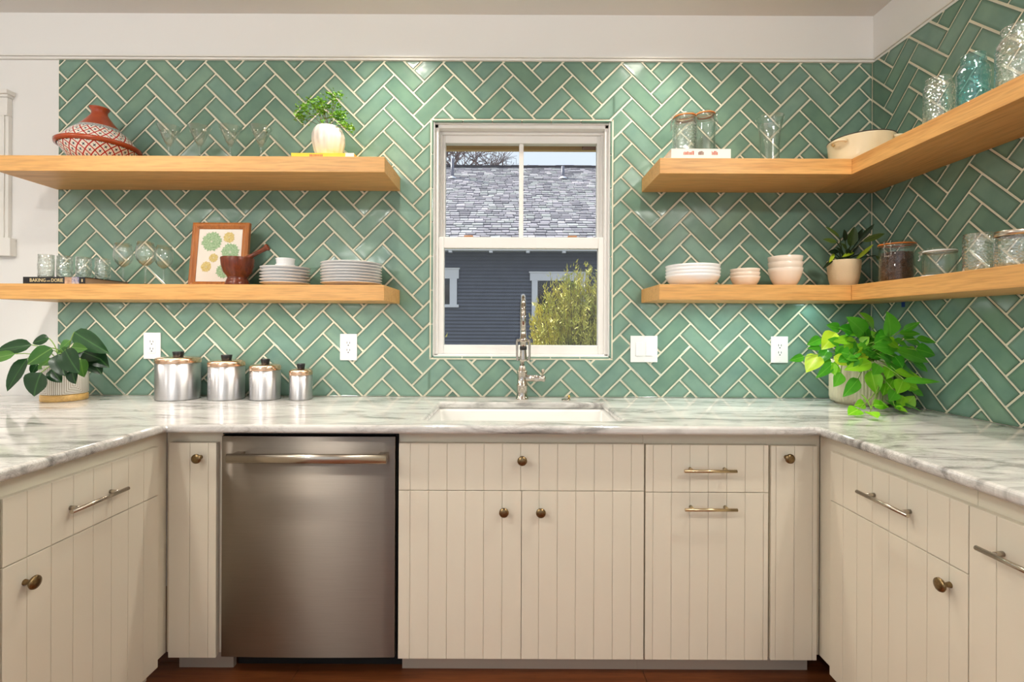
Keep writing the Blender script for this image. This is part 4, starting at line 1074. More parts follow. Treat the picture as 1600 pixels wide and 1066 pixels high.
# ---- dark-leaved plant at the left
MAT['pot_lines'] = None
def pot_lines():
    m, t, out = nodes('white_glaze_with_incised_lines')
    p = N(t, 'ShaderNodeBsdfPrincipled', Roughness=0.35); t.links.new(p.outputs[0], out.inputs[0])
    tcn = N(t, 'ShaderNodeTexCoord'); sp = N(t, 'ShaderNodeSeparateXYZ'); t.links.new(tcn.outputs['Object'], sp.inputs[0])
    def mt(op, a, b=None):
        n = N(t, 'ShaderNodeMath', operation=op)
        for i, x in enumerate((a, b)):
            if isinstance(x, (int, float)): n.inputs[i].default_value = x
            elif x is not None: t.links.new(x, n.inputs[i])
        return n.outputs[0]
    an = mt('MULTIPLY', mt('ARCTAN2', sp.outputs['Y'], sp.outputs['X']), 0.084)
    u = mt('SUBTRACT', mt('PINGPONG', mt('ADD', an, 0.5), 0.066), 0.024)     # distance from the block's side
    z = mt('SUBTRACT', sp.outputs['Z'], 0.030)
    d = mt('MINIMUM', mt('MAXIMUM', u, 0.0), z)
    use = mt('GREATER_THAN', u, z)                                            # nested right-angle lines
    sgn = N(t, 'ShaderNodeMix', data_type='FLOAT'); t.links.new(use, sgn.inputs[0]); t.links.new(u, sgn.inputs[2]); t.links.new(z, sgn.inputs[3])
    fr = mt('FRACT', mt('MULTIPLY', sgn.outputs[0], 1/0.0072)); ln = mt('LESS_THAN', fr, 0.30)
    mx = N(t, 'ShaderNodeMix', data_type='RGBA'); mx.inputs[6].default_value = lin(232,228,220); mx.inputs[7].default_value = lin(150,132,108)
    t.links.new(ln, mx.inputs['Factor']); t.links.new(mx.outputs[2], p.inputs['Base Color'])
    return m
MAT['pot_lines'] = pot_lines()
MAT['tan_wood'] = wood_mat('tan_wood', lin(206,164,96), lin(220,180,112), lin(190,146,80), scale=2)
pc = at(101, 620, -0.155); pl = Vector((pc.x, -0.155, ZK+0.0003))
t = thing('potted_plant', 'dark-leaved plant in a white line-patterned pot at the left', 'plant', pl)
MB().lathe([(0, 0), (0.079, 0), (0.082, 0.004), (0.082, 0.026), (0.079, 0.029), (0, 0.029)], 40).build('wooden_base', MAT['tan_wood'], t)
MB().lathe([(0, 0.0295), (0.078, 0.0295), (0.083, 0.034), (0.084, 0.15), (0.082, 0.158), (0.077, 0.158), (0.076, 0.15), (0.075, 0.13), (0, 0.129)], 40).build('pot', MAT['pot_lines'], t)
MB().lathe([(0, 0.1300), (0.0745, 0.1300), (0.06, 0.139), (0, 0.142)], 24).build('soil', MAT['soil'], t)
ms = MB()
for (bx, by, tx, ty, w_, mt_, Y) in ((50,539,1,548,21,'leaf_dark',-.22),(24,553,-22,566,16,'leaf_mid',-.25),(77,529,52,537,17,'leaf_dark',-.14),(82,544,46,570,24,'leaf_mid',-.27),(43,560,18,612,25,'leaf_dark',-.22),
    (65,582,54,619,41,'leaf_dark',-.30),(102,547,126,583,32,'leaf_dark',-.29),(92,553,103,588,26,'leaf_dark',-.27),(113,577,119.5,600,20,'leaf_dark',-.27),(116,519,178,554,27,'leaf_dark',-.14),
    (130,532,175,575,34,'leaf_dark',-.10),(112,543,140,546,15,'leaf_mid',-.20),(137,556,161,586,24,'leaf_dark',-.10),(126,561,133,590,19,'leaf_mid',-.24),(81,576,98,598,21,'leaf_dark',-.26),
    (59,569,50,585,14,'leaf_dark',-.2),(82,560,61,578,13,'leaf_mid',-.22),(95,545,110,560,16,'leaf_mid',-.2),(130,550,160,562,22,'leaf_dark',-.12),(110,532,95,548,14,'leaf_mid',-.15),(84,548,60,556,14,'leaf_dark',-.18)):
    B, T = at(bx, by, Y), at(tx, ty, Y-0.01); s_ = (Y-CY)/F
    leaf(t, 'ovate', B, T, w_*s_*1.1, mt_, up=0.35, loc=pl)
    stem(ms, Vector((random.uniform(-.02,.02), random.uniform(-.02,.02), 0.14)), B-pl, 0.0022, 0.025)
tag(ms.build('stems', MAT['stem'], t, fix=False), kind='stuff')

# ---- pothos on the right
MAT['rib_pot'] = pbr('cream_ribbed_pot', lin(208,198,170), 0.6)
px_ = at(1345, 600, -0.155); pl = Vector((1.548, -0.160, ZK+0.0003))
t = thing('potted_pothos', 'lime green trailing pothos in a ribbed cream pot', 'plant', pl)
MB().lathe([(0, 0.004), (0.085, 0.004), (0.086, 0.0), (0.094, 0.0), (0.096, 0.006), (0.112, 0.012), (0.1165, 0.03), (0.1165, 0.188), (0.113, 0.194), (0.106, 0.194), (0.105, 0.16), (0, 0.159)], 240, flute=(60, 0.010)).build('pot', MAT['rib_pot'], t)
MB().lathe([(0, 0.1600), (0.1035, 0.1600), (0.08, 0.172), (0, 0.178)], 24).build('soil', MAT['soil'], t)
POTHOS = [(715,228,598,98,125,'leaf_lime'),(858,282,830,90,150,'leaf_deep'),(645,275,480,142,130,'leaf_deep'),(540,262,425,225,90,'leaf_deep'),(398,278,282,410,112,'leaf_gold'),(252,462,150,598,104,'leaf_gold'),
 (132,468,8,512,52,'leaf_deep'),(372,528,228,655,66,'leaf_deep'),(520,325,365,352,66,'leaf_lime'),(632,285,512,298,44,'leaf_lime'),(602,368,498,452,64,'leaf_lime'),(885,392,695,402,95,'leaf_deep'),(398,472,505,542,86,'leaf_gold'),
 (655,436,555,500,66,'leaf_gold'),(685,518,455,592,84,'leaf_lime'),(700,598,730,782,104,'leaf_lime'),(445,608,388,722,82,'leaf_deep'),(585,662,455,808,84,'leaf_deep'),(826,498,1015,602,140,'leaf_deep'),(938,428,1165,522,122,'leaf_deep'),
 (1085,408,1230,455,112,'leaf_deep'),(915,588,1112,668,66,'leaf_lime'),(985,668,1255,688,56,'leaf_deep'),(962,668,908,772,92,'leaf_lime'),(985,868,1065,798,86,'leaf_lime'),(1038,738,1135,792,90,'leaf_deep'),(998,878,1115,942,66,'leaf_deep'),
 (692,892,598,778,76,'leaf_lime'),(718,868,845,882,86,'leaf_lime'),(788,858,762,968,74,'leaf_lime'),(592,908,495,952,80,'leaf_lime'),(688,928,745,992,70,'leaf_lime'),(900,888,1005,932,64,'leaf_lime'),(948,272,1105,282,66,'leaf_deep'),
 (978,308,1115,388,76,'leaf_deep'),(1088,318,1235,352,62,'leaf_deep'),(978,242,1105,182,44,'leaf_deep'),(432,232,318,212,66,'leaf_deep'),(272,318,158,378,64,'leaf_deep'),(272,388,155,408,44,'leaf_deep'),(728,302,820,272,54,'leaf_lime'),
 (882,402,975,392,44,'leaf_lime'),(332,418,268,522,76,'leaf_deep'),(362,528,392,622,62,'leaf_lime'),(450,400,400,470,70,'leaf_deep'),(560,330,460,400,70,'leaf_lime'),(760,420,680,480,70,'leaf_deep'),(900,330,1000,380,70,'leaf_deep'),
 (620,350,680,300,60,'leaf_lime'),(500,470,420,520,60,'leaf_deep'),(820,440,900,480,70,'leaf_lime'),(700,440,620,430,60,'leaf_deep'),(800,330,860,300,60,'leaf_deep'),(430,350,330,330,60,'leaf_deep')]
fr_ = random.Random(77)
for k in range(34):                                  # inner foliage between the named leaves
    a = fr_.uniform(-PI, 0.3); q = fr_.uniform(60, 300); bx = 640+fr_.uniform(-180, 200); by = 400+fr_.uniform(-120, 60)
    POTHOS.append((bx, by, bx+math.cos(a)*fr_.uniform(70, 120), by+math.sin(a)*40+fr_.uniform(10, 70), fr_.uniform(70, 100), fr_.choice(('leaf_deep', 'leaf_lime', 'leaf_deep'))))
for (bx, by, tx, ty, w_, k) in ((900,470,960,560,80,0),(860,560,820,650,80,1),(960,560,1060,620,84,0),(880,660,830,740,76,1),(1000,700,1090,740,80,1),(900,760,850,840,80,0),(960,800,930,900,70,1),(860,840,900,930,76,0),
    (560,470,500,560,80,0),(640,500,600,600,80,1),(760,540,720,620,80,0),(420,540,360,600,70,1),(480,420,400,420,70,0),(340,470,250,530,70,0),(1000,400,1080,470,90,1),(1060,520,1170,590,90,0),(820,700,790,790,70,1),(640,860,560,880,66,1)):
    POTHOS.append((bx, by, tx, ty, w_, ('leaf_deep', 'leaf_lime')[k]))
ms = MB()
for (bx, by, tx, ty, w_, mt_) in POTHOS:
    f = lambda x, y: (1230+x/5.33, 470+y/5.33)
    if by > 440 and 360 < bx < 900: Y = -0.305
    elif bx > 820: Y = -0.36
    elif bx < 380: Y = -0.20
    else: Y = -0.18 - max(0, (by-200))/300*0.10
    (b0, b1), (t0, t1) = f(bx, by), f(tx, ty)
    for q in (b0, t0):
        Y = min(Y, 1.655*F/(q-800) + CY)
    if by > 800:                                    # trailing over the worktop
        zb_ = ZK+0.012; B = at_z(b0, b1, zb_+0.012) if b1 > 630 else at(b0, b1, -0.33); T = at(t0, t1, B.y-0.012)
        if T.z < ZK+0.006: T = at_z(t0, t1, ZK+0.008)
        B.x = min(B.x, 1.65); T.x = min(T.x, 1.65); up = 0.9
    else:
        B, T = at(b0, b1, Y), at(t0, t1, Y-0.012); up = 0.6
    s_ = (Y-CY)/F/5.33
    leaf(t, 'heart', B, T, w_*s_*1.32, mt_, up=up, loc=pl, roll=random.uniform(-0.35, 0.35))
    stem(ms, Vector((random.uniform(-.05,.05), random.uniform(-.05,.05), 0.178)) if by < 800 else Vector((random.uniform(0.0,.05), -0.118, 0.12)), B-pl, 0.0016, 0.03 if by < 800 else -0.01)
tag(ms.build('stems', MAT['stem'], t, fix=False), kind='stuff')

# ---- striped strap-leaf plant on the lower right shelf
MAT['grid_pot'] = pbr('cream_textured_pot', lin(226,206,170), 0.55, bump=0.6, bscale=260)
pl = Vector((1.480, -0.150, ZQ1+0.0003))
t = thing('potted_plant', 'small striped-leaf plant in a cream pot in the shelf corner', 'plant', pl)
MB().lathe([(0, 0), (0.044, 0), (0.050, 0.004), (0.059, 0.04), (0.0650, 0.09), (0.0655, 0.118), (0.064, 0.121), (0.060, 0.120), (0.058, 0.105), (0, 0.104)], 40).build('pot', MAT['grid_pot'], t)
MB().lathe([(0, 0.1045), (0.0575, 0.1045), (0, 0.108)], 20).build('soil', MAT['soil'], t)
ms = MB()
for (bx, by, tx, ty, w_, mt_) in ((375,280,130,150,62,'leaf_var'),(335,345,110,315,62,'leaf_var'),(520,405,565,128,115,'leaf_var'),(690,335,980,235,72,'leaf_var'),(620,340,835,95,62,'leaf_strap_dark'),(575,475,385,570,52,'leaf_gold'),
    (590,588,815,368,48,'leaf_gold'),(870,530,965,645,44,'leaf_var'),(295,498,205,635,46,'leaf_gold'),(360,470,190,495,62,'leaf_strap_dark'),(470,450,380,365,66,'leaf_var'),(450,330,420,160,60,'leaf_strap_dark'),(600,300,680,150,60,'leaf_strap_dark'),
    (420,520,300,420,60,'leaf_strap_dark'),(560,520,640,400,70,'leaf_strap_dark'),(500,560,470,430,80,'leaf_strap_dark'),(640,520,800,480,50,'leaf_strap_dark'),(300,560,110,740,40,'leaf_strap_dark')):
    f = lambda x, y: (1270+x/8.883, 340+y/8.883)
    Y = -0.16 if bx < 700 else -0.14
    (b0, b1), (t0, t1) = f(bx, by), f(tx, ty); Y = min(Y, 1.68*F/(max(b0, t0)-800)+CY)
    B, T = at(b0, b1, Y), at(t0, t1, Y-0.01); s_ = (Y-CY)/F/8.883
    leaf(t, 'strap', B, T, w_*s_*1.15, mt_, up=0.3, loc=pl)
    stem(ms, Vector((random.uniform(-.012,.012), random.uniform(-.012,.012), 0.107)), B-pl, 0.0026, 0.008)
tag(ms.build('stems', MAT['leaf_strap_dark'], t, fix=False), kind='stuff')

# ---- maidenhair on the upper left shelf
MAT['rib_white'] = pbr('white_ribbed_glaze', lin(238,230,220), 0.25)
MAT['fern'] = pbr('fern_green', lin(84,146,30), 0.5, noise=40, col2=lin(136,186,52))
p = at(513.5, 220, -0.15); pl = Vector((p.x, -0.150, 1.9860))
t = thing('potted_fern', 'small maidenhair fern in a round white ribbed pot on a yellow book', 'plant', pl)
MB().lathe([(0, 0), (0.040, 0), (0.046, 0.004), (0.060, 0.036), (0.070, 0.080), (0.069, 0.112), (0.060, 0.136), (0.052, 0.146), (0.046, 0.146), (0.044, 0.132), (0, 0.13)], 84, flute=(14, 0.020)).build('pot', MAT['rib_white'], t)
MB().lathe([(0, 0.1305), (0.043, 0.1305), (0, 0.134)], 20).build('soil', MAT['soil'], t)
fm, sm_ = MB(), MB(); rr = random.Random(3)
for (zx, zy, sx, sy, n) in ((330,390,120,130,150),(400,270,50,60,40),(250,480,60,70,60),(730,190,110,50,90),(750,290,50,40,30),(640,330,60,50,40),(540,260,60,40,40),(560,420,70,50,50),(790,470,110,90,190),(850,580,60,40,40),(950,620,55,45,55),(540,350,60,50,40),(480,330,60,60,40),(570,560,30,25,14)):
    c = at(440+zx/8.886, 130+zy/8.886, -0.155); s_ = (-0.155-CY)/F/8.886
    stem(sm_, Vector((rr.uniform(-.01,.01), rr.uniform(-.01,.01), 0.132)), c-pl, 0.0009, 0.01)
    for _ in range(n):
        dx, dz, dy = rr.gauss(0, 0.5)*sx*s_, rr.gauss(0, 0.5)*sy*s_, rr.gauss(0, 0.022)
        q = c - pl + Vector((dx, max(-0.05, min(0.05, dy)), -dz)); r = rr.uniform(0.0050, 0.0085)
        M = Matrix.Translation(q) @ Matrix.Rotation(rr.uniform(0, 6.3), 4, 'Z') @ Matrix.Rotation(rr.uniform(0.2, 1.5), 4, 'X')
        fm.add([M @ Vector(v) for v in ((0,0,0), (r*.9, r*.5, r*.15), (r*.6, r*1.2, 0), (0, r*1.05, r*.1), (-r*.6, r*1.2, 0), (-r*.9, r*.5, r*.15))], [(0,1,2,3), (0,3,4,5)])
tag(fm.build('foliage', MAT['fern'], t, fix=False), kind='stuff')
tag(sm_.build('stems', MAT['dark_wood'], t, fix=False), kind='stuff')

# ================================================================== on the worktop
def canister(px, Y, r, h, kr, label, word=None, ang=0.0):
    p = at(px, 600, Y); t = thing('canister', label, 'canister', (p.x, Y, ZK+0.0003), 0, 'aluminium canisters')
    MB().lathe([(0, 0), (r-0.004, 0), (r-0.001, 0.002), (r, 0.006), (r, h-0.024), (0, h-0.024)], 48).build('body', MAT['alu'], t)
    MB().lathe([(r+0.0008, h-0.0255), (r+0.0012, h-0.024), (r+0.0012, h-0.010), (r-0.002, h-0.004), (r-0.012, h), (r*0.4, h+0.002), (0, h+0.0025)], 48).build('lid', MAT['copper'], t)
    MB().lathe([(0, h+0.002), (kr*0.82, h+0.002), (kr*0.9, h+0.008), (kr, h+0.022), (kr*0.96, h+0.025), (0, h+0.0255)], 28, flute=None).build('knob', MAT['black'], t)
    if word:
        n = len(word); pit = (h-0.055)/max(n, 5)
        for i, chx in enumerate(word):
            me = text_mesh(chx, pit*1.15, 0.0006)
            o = link('embossed_letter', me, MAT['alu'], t)
            zc = h-0.042-pit*i
            o.matrix_local = Matrix.Translation((math.cos(ang)*r, math.sin(ang)*r, zc)) @ Matrix.Rotation(ang+PI/2, 4, 'Z') @ Matrix.Rotation(PI/2, 4, 'X')
    return t
fa_ = -PI*0.70
canister(278.5, -0.100, 0.0895, 0.190, 0.0235, 'largest of four aluminium canisters with black lid knob')
canister(354, -0.098, 0.0755, 0.176, 0.0235, 'second largest aluminium canister with vertical embossed lettering', 'SUGAR', fa_)
canister(414.5, -0.100, 0.0655, 0.158, 0.0195, 'second smallest aluminium canister with vertical embossed lettering', 'COFFEE', fa_)
canister(470.2, -0.104, 0.0495, 0.1375, 0.0180, 'smallest aluminium canister, at the right end of the row', 'TEA', fa_)
# ---- outlets and switch
def plate(name, px, py, w_, h_, label, cat):
    p = at(px, py, -0.002); t = thing(name, label, cat, (p.x, -0.0012, p.z), 0)
    MB().box(-w_/2, w_/2, -0.0055, 0.0, -h_/2, h_/2).build('cover_plate', MAT['plastic'], t, bevel=0.002, seg=2)
    for z in (h_*0.43, -h_*0.43): MB().lathe([(0, 0), (0.003, 0), (0.0026, 0.0008), (0, 0.001)], 12, (0, -0.0056, z), axis=(0, -1, 0)).build('screw', MAT['plastic'], t)
    return t
def outlet(px, py, label):
    t = plate('wall_outlet', px, py, 0.081, 0.126, label, 'outlet')
    ins = MB().box(-0.0175, 0.0175, -0.0072, -0.0056, -0.035, 0.035).build('receptacle', MAT['plastic'], t, bevel=0.001, seg=1)
    m = MB()
    for z in (0.017, -0.017):
        m.box(-0.0078, -0.0052, -0.0076, -0.0073, z-0.001, z+0.009).box(0.0052, 0.0078, -0.0076, -0.0073, z-0.001, z+0.008)
        m.lathe([(0, 0), (0.0030, 0), (0.0030, 0.0003), (0, 0.0003)], 12, (0, -0.0073, z-0.008), axis=(0, -1, 0))
    m.build('slots', MAT['slot'], ins, fix=False)
outlet(238.5, 540.5, 'white wall outlet behind the largest canister')
outlet(545, 542.5, 'white wall outlet between the canisters and the window')
outlet(1217.5, 546.5, 'white wall outlet left of the pothos')
t = plate('light_switch', 1006, 545.5, 0.129, 0.126, 'white double rocker switch right of the window', 'switch')
for x in (-0.024, 0.024):
    m = MB().box(x-0.0175, x+0.0175, -0.0066, -0.0056, -0.035, 0.035)
    rk = m.build('rocker_frame', MAT['plastic'], t)
    MB().add([(x-0.0155,-0.0067,-0.032),(x+0.0155,-0.0067,-0.032),(x+0.0155,-0.0067,0.032),(x-0.0155,-0.0067,0.032),(x-0.0155,-0.0105,-0.032),(x+0.0155,-0.0105,-0.032),(x+0.0155,-0.0075,0.032),(x-0.0155,-0.0075,0.032)],
        [(0,3,2,1),(4,5,6,7),(0,1,5,4),(1,2,6,5),(2,3,7,6),(3,0,4,7)]).build('rocker', MAT['plastic'], t, bevel=0.0008, seg=1)
# ---- faucet
fx, fy = 0.048, -0.075
t = thing('faucet', 'polished nickel pull-down faucet standing behind the sink', 'faucet', (fx, fy, ZK+0.0003))
MB().lathe([(0, 0), (0.029, 0), (0.029, 0.006), (0.0265, 0.010), (0.0255, 0.020), (0.0245, 0.024), (0.0245, 0.060), (0.0262, 0.062), (0.0262, 0.068), (0.0235, 0.070), (0.0228, 0.120), (0.0245, 0.123), (0.0245, 0.132), (0.018, 0.136), (0.0155, 0.150), (0.013, 0.156), (0, 0.157)], 36).build('body', MAT['chrome'], t)
R_ = 0.098; zt_ = 0.372; pts = [(0, 0, 0.15), (0, 0, 0.25)] + [(0, -R_ + R_*math.cos(a), zt_ + R_*math.sin(a)) for a in [PI*k/16 for k in range(17)]] + [(0, -2*R_, 0.31)]
MB().tube(pts, 0.0105, 16).build('spout', MAT['chrome'], t)
MB().lathe([(0, 0.190), (0.0165, 0.190), (0.0180, 0.196), (0.0150, 0.215), (0.0128, 0.240), (0.0130, 0.268), (0.0175, 0.272), (0.0175, 0.285), (0.0140, 0.288), (0.0115, 0.315), (0, 0.316)], 32, (0, -2*R_, 0)).build('spray_head', MAT['chrome'], t)
MB().lathe([(0.0137, 0.236), (0.0150, 0.238), (0.0150, 0.250), (0.0137, 0.252)], 24, (0, -2*R_, 0)).build('spray_button', MAT['black'], t)
m = MB()
m.tube([(-0.0285, -2*R_, 0.277), (0.0285, -2*R_, 0.277)], 0.006, 12)
for s_ in (-1, 1):
    m.tube([(s_*0.0265, -2*R_, 0.277), (s_*0.0265, -2*R_, 0.215), (s_*0.0235, -2*R_, 0.192)], [0.0055, 0.0048, 0.0062], 12)
m.build('cage', MAT['chrome'], t, fix=False)
hd = MB().lathe([(0, 0), (0.0165, 0), (0.0172, 0.004), (0.016, 0.008), (0.0155, 0.040), (0.0172, 0.044), (0.0172, 0.052), (0.0145, 0.056), (0.0135, 0.076), (0.0155, 0.080), (0.0155, 0.088), (0.010, 0.093), (0, 0.094)], 28, (0.016, 0, 0.098), axis=(1, -0.25, 0)).build('valve', MAT['chrome'], t)
m = MB().tube([(0.092, -0.018, 0.100), (0.094, -0.022, 0.125)], [0.0045, 0.0040], 12); m.lathe([(0, -0.009), (0.006, -0.0075), (0.009, -0.002), (0.009, 0.003), (0.006, 0.008), (0, 0.009)], 20, (0.0945, -0.0225, 0.133))
m.build('lever', MAT['nickel'], t, fix=False)
p = at_z(884.5, 624, ZK+0.004)
t = thing('sink_button', 'small brass air switch on the worktop right of the faucet', 'switch', (p.x, p.y, ZK+0.0003))
MB().lathe([(0, 0), (0.021, 0), (0.021, 0.003), (0.016, 0.006), (0.010, 0.007), (0, 0.007)], 28).build('flange', MAT['chrome'], t)
MAT['gold'] = pbr('polished_brass', lin(226,190,110), 0.2, metal=1.0)
MB().lathe([(0, 0.0071), (0.0045, 0.0071), (0.0040, 0.014), (0.0062, 0.018), (0.0045, 0.023), (0, 0.024)], 18, (0.014, 0, 0)).build('post', MAT['gold'], t)
# ---- scrap of blue tape under the right shelf
MAT['tape'] = pbr('blue_tape', lin(20,60,140), 0.6)
dx, dy = undo(1411.5, 475); dd = (XR-0.001)*F/dx
o = MB().box(XR-0.0022, XR-0.0012, CY+dd-0.009, CY+dd+0.009, CZ-dy*dd/F-0.014, ZQ0-0.0005).build('tape_scrap', MAT['tape']); tag(o, 'scrap of blue masking tape stuck under the right wall shelf', 'tape')

# ================================================================== outside
MAT['grass'] = pbr('yard_ground', lin(120,116,100), 0.9, noise=3, col2=lin(96,104,80))
struct(MB().box(-30, 30, 0.17, 40, -0.65, -0.6).build('ground', MAT['grass']))
MAT['eave'] = pbr('tan_eave_paint', lin(190,160,110), 0.7)
e = at(815, 234.5, 0.60)
ev = MB().box(-2.5, 2.5, 0.17, 0.60, e.z+0.045, e.z+0.065).box(-2.5, 2.5, 0.60, 0.63, e.z, e.z+0.14)
struct(ev.build('trim_4', MAT['eave'], fix=False))
rf = at(921, 228, 0.5); struct(MB().box(rf.x-0.028, rf.x+0.06, 0.17, 0.60, e.z+0.002, e.z+0.044).build('trim_5', pbr('brown_rafter', lin(104,66,50), 0.7)))
# ---- neighbouring house
YW = 8.0
HX0, HX1 = -6.0, 8.0
h = thing('neighbor_house', 'dark blue-grey house with shingle roof seen through the window', 'house', (0, YW, -0.6))
def H(p): return (p[0], p[1]-YW, p[2]+0.6)
MAT['siding'] = pbr('blue_grey_siding', lin(96,99,112), 0.7, noise=4, col2=lin(88,90,104))
MAT['siding_top'] = MAT['siding']
ez = at(815, 391, YW-0.45).z
m = MB(); n = int((ez+0.6+0.3)/0.074)
for k in range(n):                       # clapboards, each lapping the one below
    z0_ = k*0.074
    m.add([(HX0, -0.042, z0_), (HX1, -0.042, z0_), (HX1, -0.002, z0_+0.076), (HX0, -0.002, z0_+0.076), (HX0, 0.0, z0_), (HX1, 0.0, z0_)], [(0,1,2,3), (4,5,1,0)])
tag(m.build('clapboards', MAT['siding'], h, fix=False), kind='stuff')
MB().box(HX0, HX1, 0.0, 7.5, 0, ez+0.6+0.25).build('wall', MAT['siding'], h)
ra, rb = Vector((0, YW-0.45, ez+0.03)), Vector((0, YW+4.2, 0)); rb.z = at(815, 262, YW+4.2).z
sl = (rb-ra); Ls = sl.length; sl.normalize(); nrm = Vector((0, -sl.z, sl.y))
roof = MB()
for (y, z, a) in ((0,0,0),): pass
q = [ra + Vector((HX0-0.4,0,0)), ra + Vector((HX1+0.4,0,0)), rb + Vector((HX1+0.4,0,0)), rb + Vector((HX0-0.4,0,0))]
roof.add([H(p) for p in q] + [H(p - nrm*0.06) for p in q], [(0,1,2,3), (7,6,5,4), (0,4,5,1), (2,6,7,3)])
q2 = [rb + Vector((HX0-0.4,0,0)), rb + Vector((HX1+0.4,0,0)), rb + Vector((HX1+0.4,4.6,-3.0)), rb + Vector((HX0-0.4,4.6,-3.0))]
roof.add([H(p) for p in q2], [(0,1,2,3)])
MAT['shingle_under'] = pbr('roof_felt', lin(70,68,74), 0.9)
rfo = roof.build('roof', MAT['shingle_under'], h, fix=False)
def shingle_mat():
    m, t, out = nodes('grey_shingle')
    p = N(t, 'ShaderNodeBsdfPrincipled', Roughness=0.9); t.links.new(p.outputs[0], out.inputs[0])
    a = N(t, 'ShaderNodeAttribute', attribute_name='tone'); r = ramp(t, [(0, lin(142,140,146)), (0.5, lin(174,168,176)), (0.8, lin(182,184,182)), (1, lin(208,200,206))])
    t.links.new(a.outputs['Fac'], r.inputs[0]); t.links.new(r.outputs[0], p.inputs['Base Color']); return m
MAT['shingle'] = shingle_mat()
m = MB(); tones = []; rr = random.Random(11); rows = int(Ls/0.135)
for k in range(rows+1):
    s0 = k*0.135 - 0.02; s1 = min(s0+0.16, Ls); x = -4.2 + rr.uniform(0, 0.2)
    while x < 5.6:
        wd = rr.uniform(0.14, 0.26); th = rr.choice((0.022, 0.034)); ext = rr.choice((0, 0.03))
        c0 = ra + sl*(s0-ext); c1 = ra + sl*s1
        vs = [c0+nrm*0.003, c0+nrm*(th+0.006), c1+nrm*0.004]
        pts = []
        for xx in (x, x+wd-0.012): pts += [H(v_ + Vector((xx, 0, 0))) for v_ in vs]
        m.add(pts, [(0,3,4,1), (1,4,5,2), (0,1,2), (3,5,4)]); tn = rr.random(); tones += [tn]*6
        x += wd
me = m.mesh('shingles'); a_ = me.attributes.new('tone', 'FLOAT', 'POINT'); a_.data.foreach_set('value', tones)
o = link('shingles', me, MAT['shingle'], rfo); o['kind'] = 'stuff'
m = MB()
x = -4.2
while x < 5.6:
    m.box(x, x+0.27, rb.y-YW-0.10, rb.y-YW+0.10, rb.z+0.6-0.03, rb.z+0.6+0.035+rr.uniform(0, 0.015)); x += 0.26
tag(m.build('ridge_cap', MAT['shingle_under'], rfo, fix=False), kind='stuff')
MAT['gutter'] = pbr('white_gutter', lin(214,214,222), 0.5)
gz = ez + 0.6
MB().box(HX0-0.4, HX1+0.4, -0.52, -0.44, gz-0.02, gz+0.05).build('gutter', MAT['gutter'], h, bevel=0.01)
MB().box(HX0-0.4, HX1+0.4, -0.44, 0.0, gz+0.03, gz+0.045).build('soffit', MAT['gutter'], h)
for px in (703.5, 767, 825, 881.5):
    q = at(px, 393, YW-0.5); MB().box(q.x-0.035, q.x+0.035, -0.50, -0.40, gz-0.055, gz-0.02).build('gutter_bracket', MAT['gutter'], h)
MAT['pipe'] = pbr('vent_pipe', lin(120,120,134), 0.5)
for (px, py0, py1) in ((707, 248, 279), (879.5, 260, 279)):
    # stands on the roof: find the slope point under the pixel
    best = min((abs(at(px, py1, ra.y+sl.y*s).z - (ra+sl*s).z), s) for s in [Ls*i/200 for i in range(201)])[1]
    pb = ra + sl*best; q = at(px, py1, pb.y); top = at(px, py0, pb.y).z
    m = MB().tube([H((q.x, pb.y, pb.z-0.05)), H((q.x, pb.y, top))], 0.045, 14)
    vp = m.build('vent_pipe', MAT['pipe'], rfo); 
    MB().lathe([(0.15, 0), (0.10, 0.05), (0.05, 0.09)], 16, H((q.x, pb.y, pb.z-0.03))).build('flashing', MAT['gutter'], rfo)
MAT['dark_pane'] = pbr('dark_house_window', lin(26,28,36), 0.08)
def hwin(pxa, pya, pxb, pyb, tr=9, left=True):
    a, b = at(pxa, pya, YW-0.04), at(pxb, pyb, YW-0.04); s_ = (YW-CY)/F; wd = tr*s_
    x0, x1, z0, z1 = a.x, b.x, b.z+0.6, a.z+0.6
    f = MB().box(x0, x0+wd, -0.075, -0.044, z0, z1).box(x1-wd, x1, -0.075, -0.044, z0, z1).box(x0-0.04, x1+0.04, -0.08, -0.044, z1-wd*1.3, z1).box(x0-0.06, x1+0.06, -0.10, -0.044, z1, z1+0.03).box(x0-0.04, x1+0.04, -0.09, -0.044, z0-0.06, z0).build('window', MAT['gutter'], h, fix=False)
    MB().box(x0+wd, x1-wd, -0.055, -0.0445, z0, z1-wd*1.3).build('pane', MAT['dark_pane'], f)
hwin(655, 421, 714, 476, 11); hwin(831, 427, 915, 497, 9)
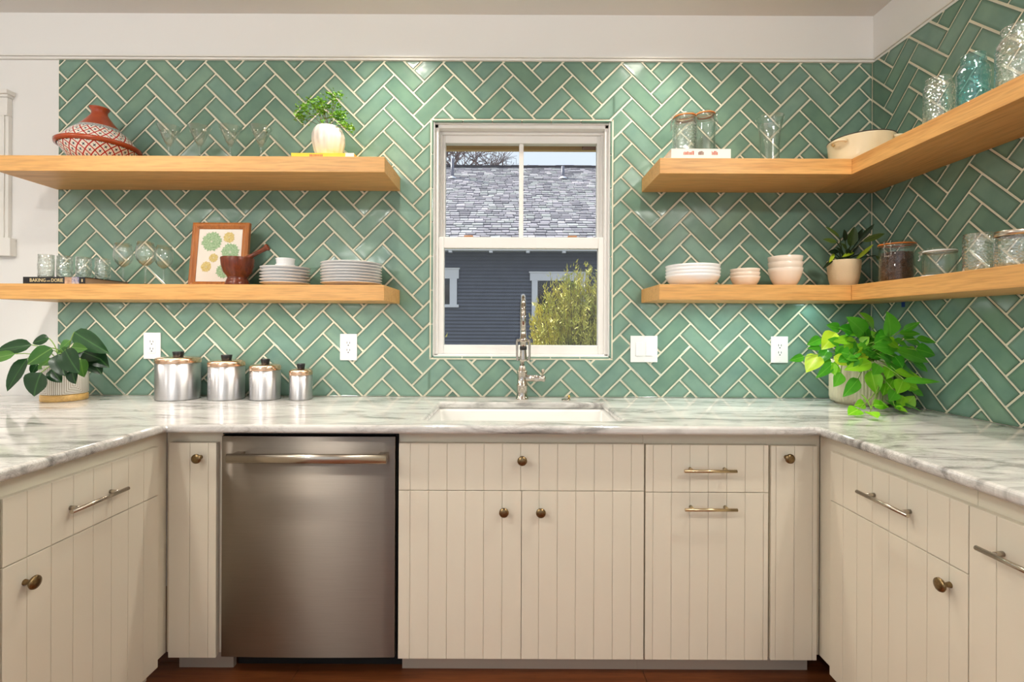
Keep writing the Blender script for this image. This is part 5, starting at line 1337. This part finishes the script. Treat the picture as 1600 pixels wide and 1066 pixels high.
# ---- sunlit shrub and bare tree
MAT['shrub'] = pbr('yellow_green_needles', lin(150,156,58), 0.6, noise=5, col2=lin(226,214,110))
MAT['twig'] = pbr('shrub_twig', lin(110,90,60), 0.8)
def shrub(name, label, base, H_, Wd, n, seed, fine=0.05):
    t = thing(name, label, 'shrub', base); fm, bm_ = MB(), MB(); rr = random.Random(seed)
    for k in range(n):
        a = rr.uniform(0, 2*PI); rad = Wd*math.sqrt(rr.random()); tilt_ = 0.25+0.5*rad/Wd; hh = H_*(1-0.30*(rad/Wd)**2)*rr.uniform(0.5, 1.0)
        b0 = Vector((math.cos(a)*rad*0.25, math.sin(a)*rad*0.25, 0)); top = Vector((math.cos(a)*rad, math.sin(a)*rad, hh))
        pts = [b0.lerp(top, u) + Vector((0, 0, 0.08*math.sin(PI*u))) for u in (0, 0.33, 0.66, 1)]
        bm_.tube(pts, [0.010, 0.007, 0.005, 0.002], 4, cap=False)
        for i in range(70):
            u = rr.uniform(0.3, 1.0)**0.8; q = b0.lerp(top, u) + Vector((0, 0, 0.08*math.sin(PI*u)))
            d = Vector((rr.gauss(0, 0.6), rr.gauss(0, 0.6), 1.0)).normalized(); L = rr.uniform(0.6, 1.5)*fine; s_ = d.orthogonal().normalized()*L*0.16
            q += Vector((rr.gauss(0, 0.02), rr.gauss(0, 0.02), 0)); fm.add([q-s_, q+s_, q+d*L], [(0, 1, 2)])
    tag(fm.build('foliage', MAT['shrub'], t, fix=False), kind='stuff'); tag(bm_.build('branches', MAT['twig'], t, fix=False), kind='stuff')
q = at(900, 545, 4.2); shrub('garden_shrub', 'sunlit yellow-green shrub outside the window on the right', (q.x, 4.2, -0.6), at(890, 396, 4.2).z+0.6, 0.66, 560, 21, 0.055)
q = at(690, 545, 4.6); shrub('garden_shrub', 'thin green sprig at the lower left corner of the window', (q.x, 4.6, -0.6), at(700, 482, 4.6).z+0.6, 0.12, 26, 4, 0.05)
MAT['bark'] = pbr('grey_bark', lin(120,104,104), 0.9)
tb = at(720, 262, 17.0)
t = thing('bare_tree', 'bare branched tree rising behind the shingle roof', 'tree', (tb.x-0.6, 17.0, -0.6))
bm_ = MB(); rr = random.Random(9)
def grow(p, d, L, r, lev):
    q = p + d*L; md = p.lerp(q, 0.5) + Vector((rr.gauss(0, .05), 0, rr.gauss(0, .05)))*L
    bm_.tube([p, md, q], [r, r*0.85, r*0.7], 5, cap=False)
    if lev == 0: return
    for k in range(3 if lev > 1 else 3):
        nd = (d + Vector((rr.gauss(0, 0.65), rr.gauss(0, 0.5), rr.gauss(0.05, 0.45)))).normalized()
        grow(p.lerp(q, rr.uniform(0.6, 1.0)), nd, L*rr.uniform(0.62, 0.85), r*0.66, lev-1)
bm_.tube([(0,0,0), (0.05,0,3.2), (0,0,6.4)], [0.24, 0.2, 0.16], 8)
for k in range(7):
    grow(Vector((0, 0, 5.6+0.12*k)), Vector((rr.uniform(-1.1, 1.4), rr.uniform(-.3, .3), 1.0)).normalized(), rr.uniform(1.2, 1.7), 0.07, 5)
bm_.build('trunk_and_branches', MAT['bark'], t, fix=False)
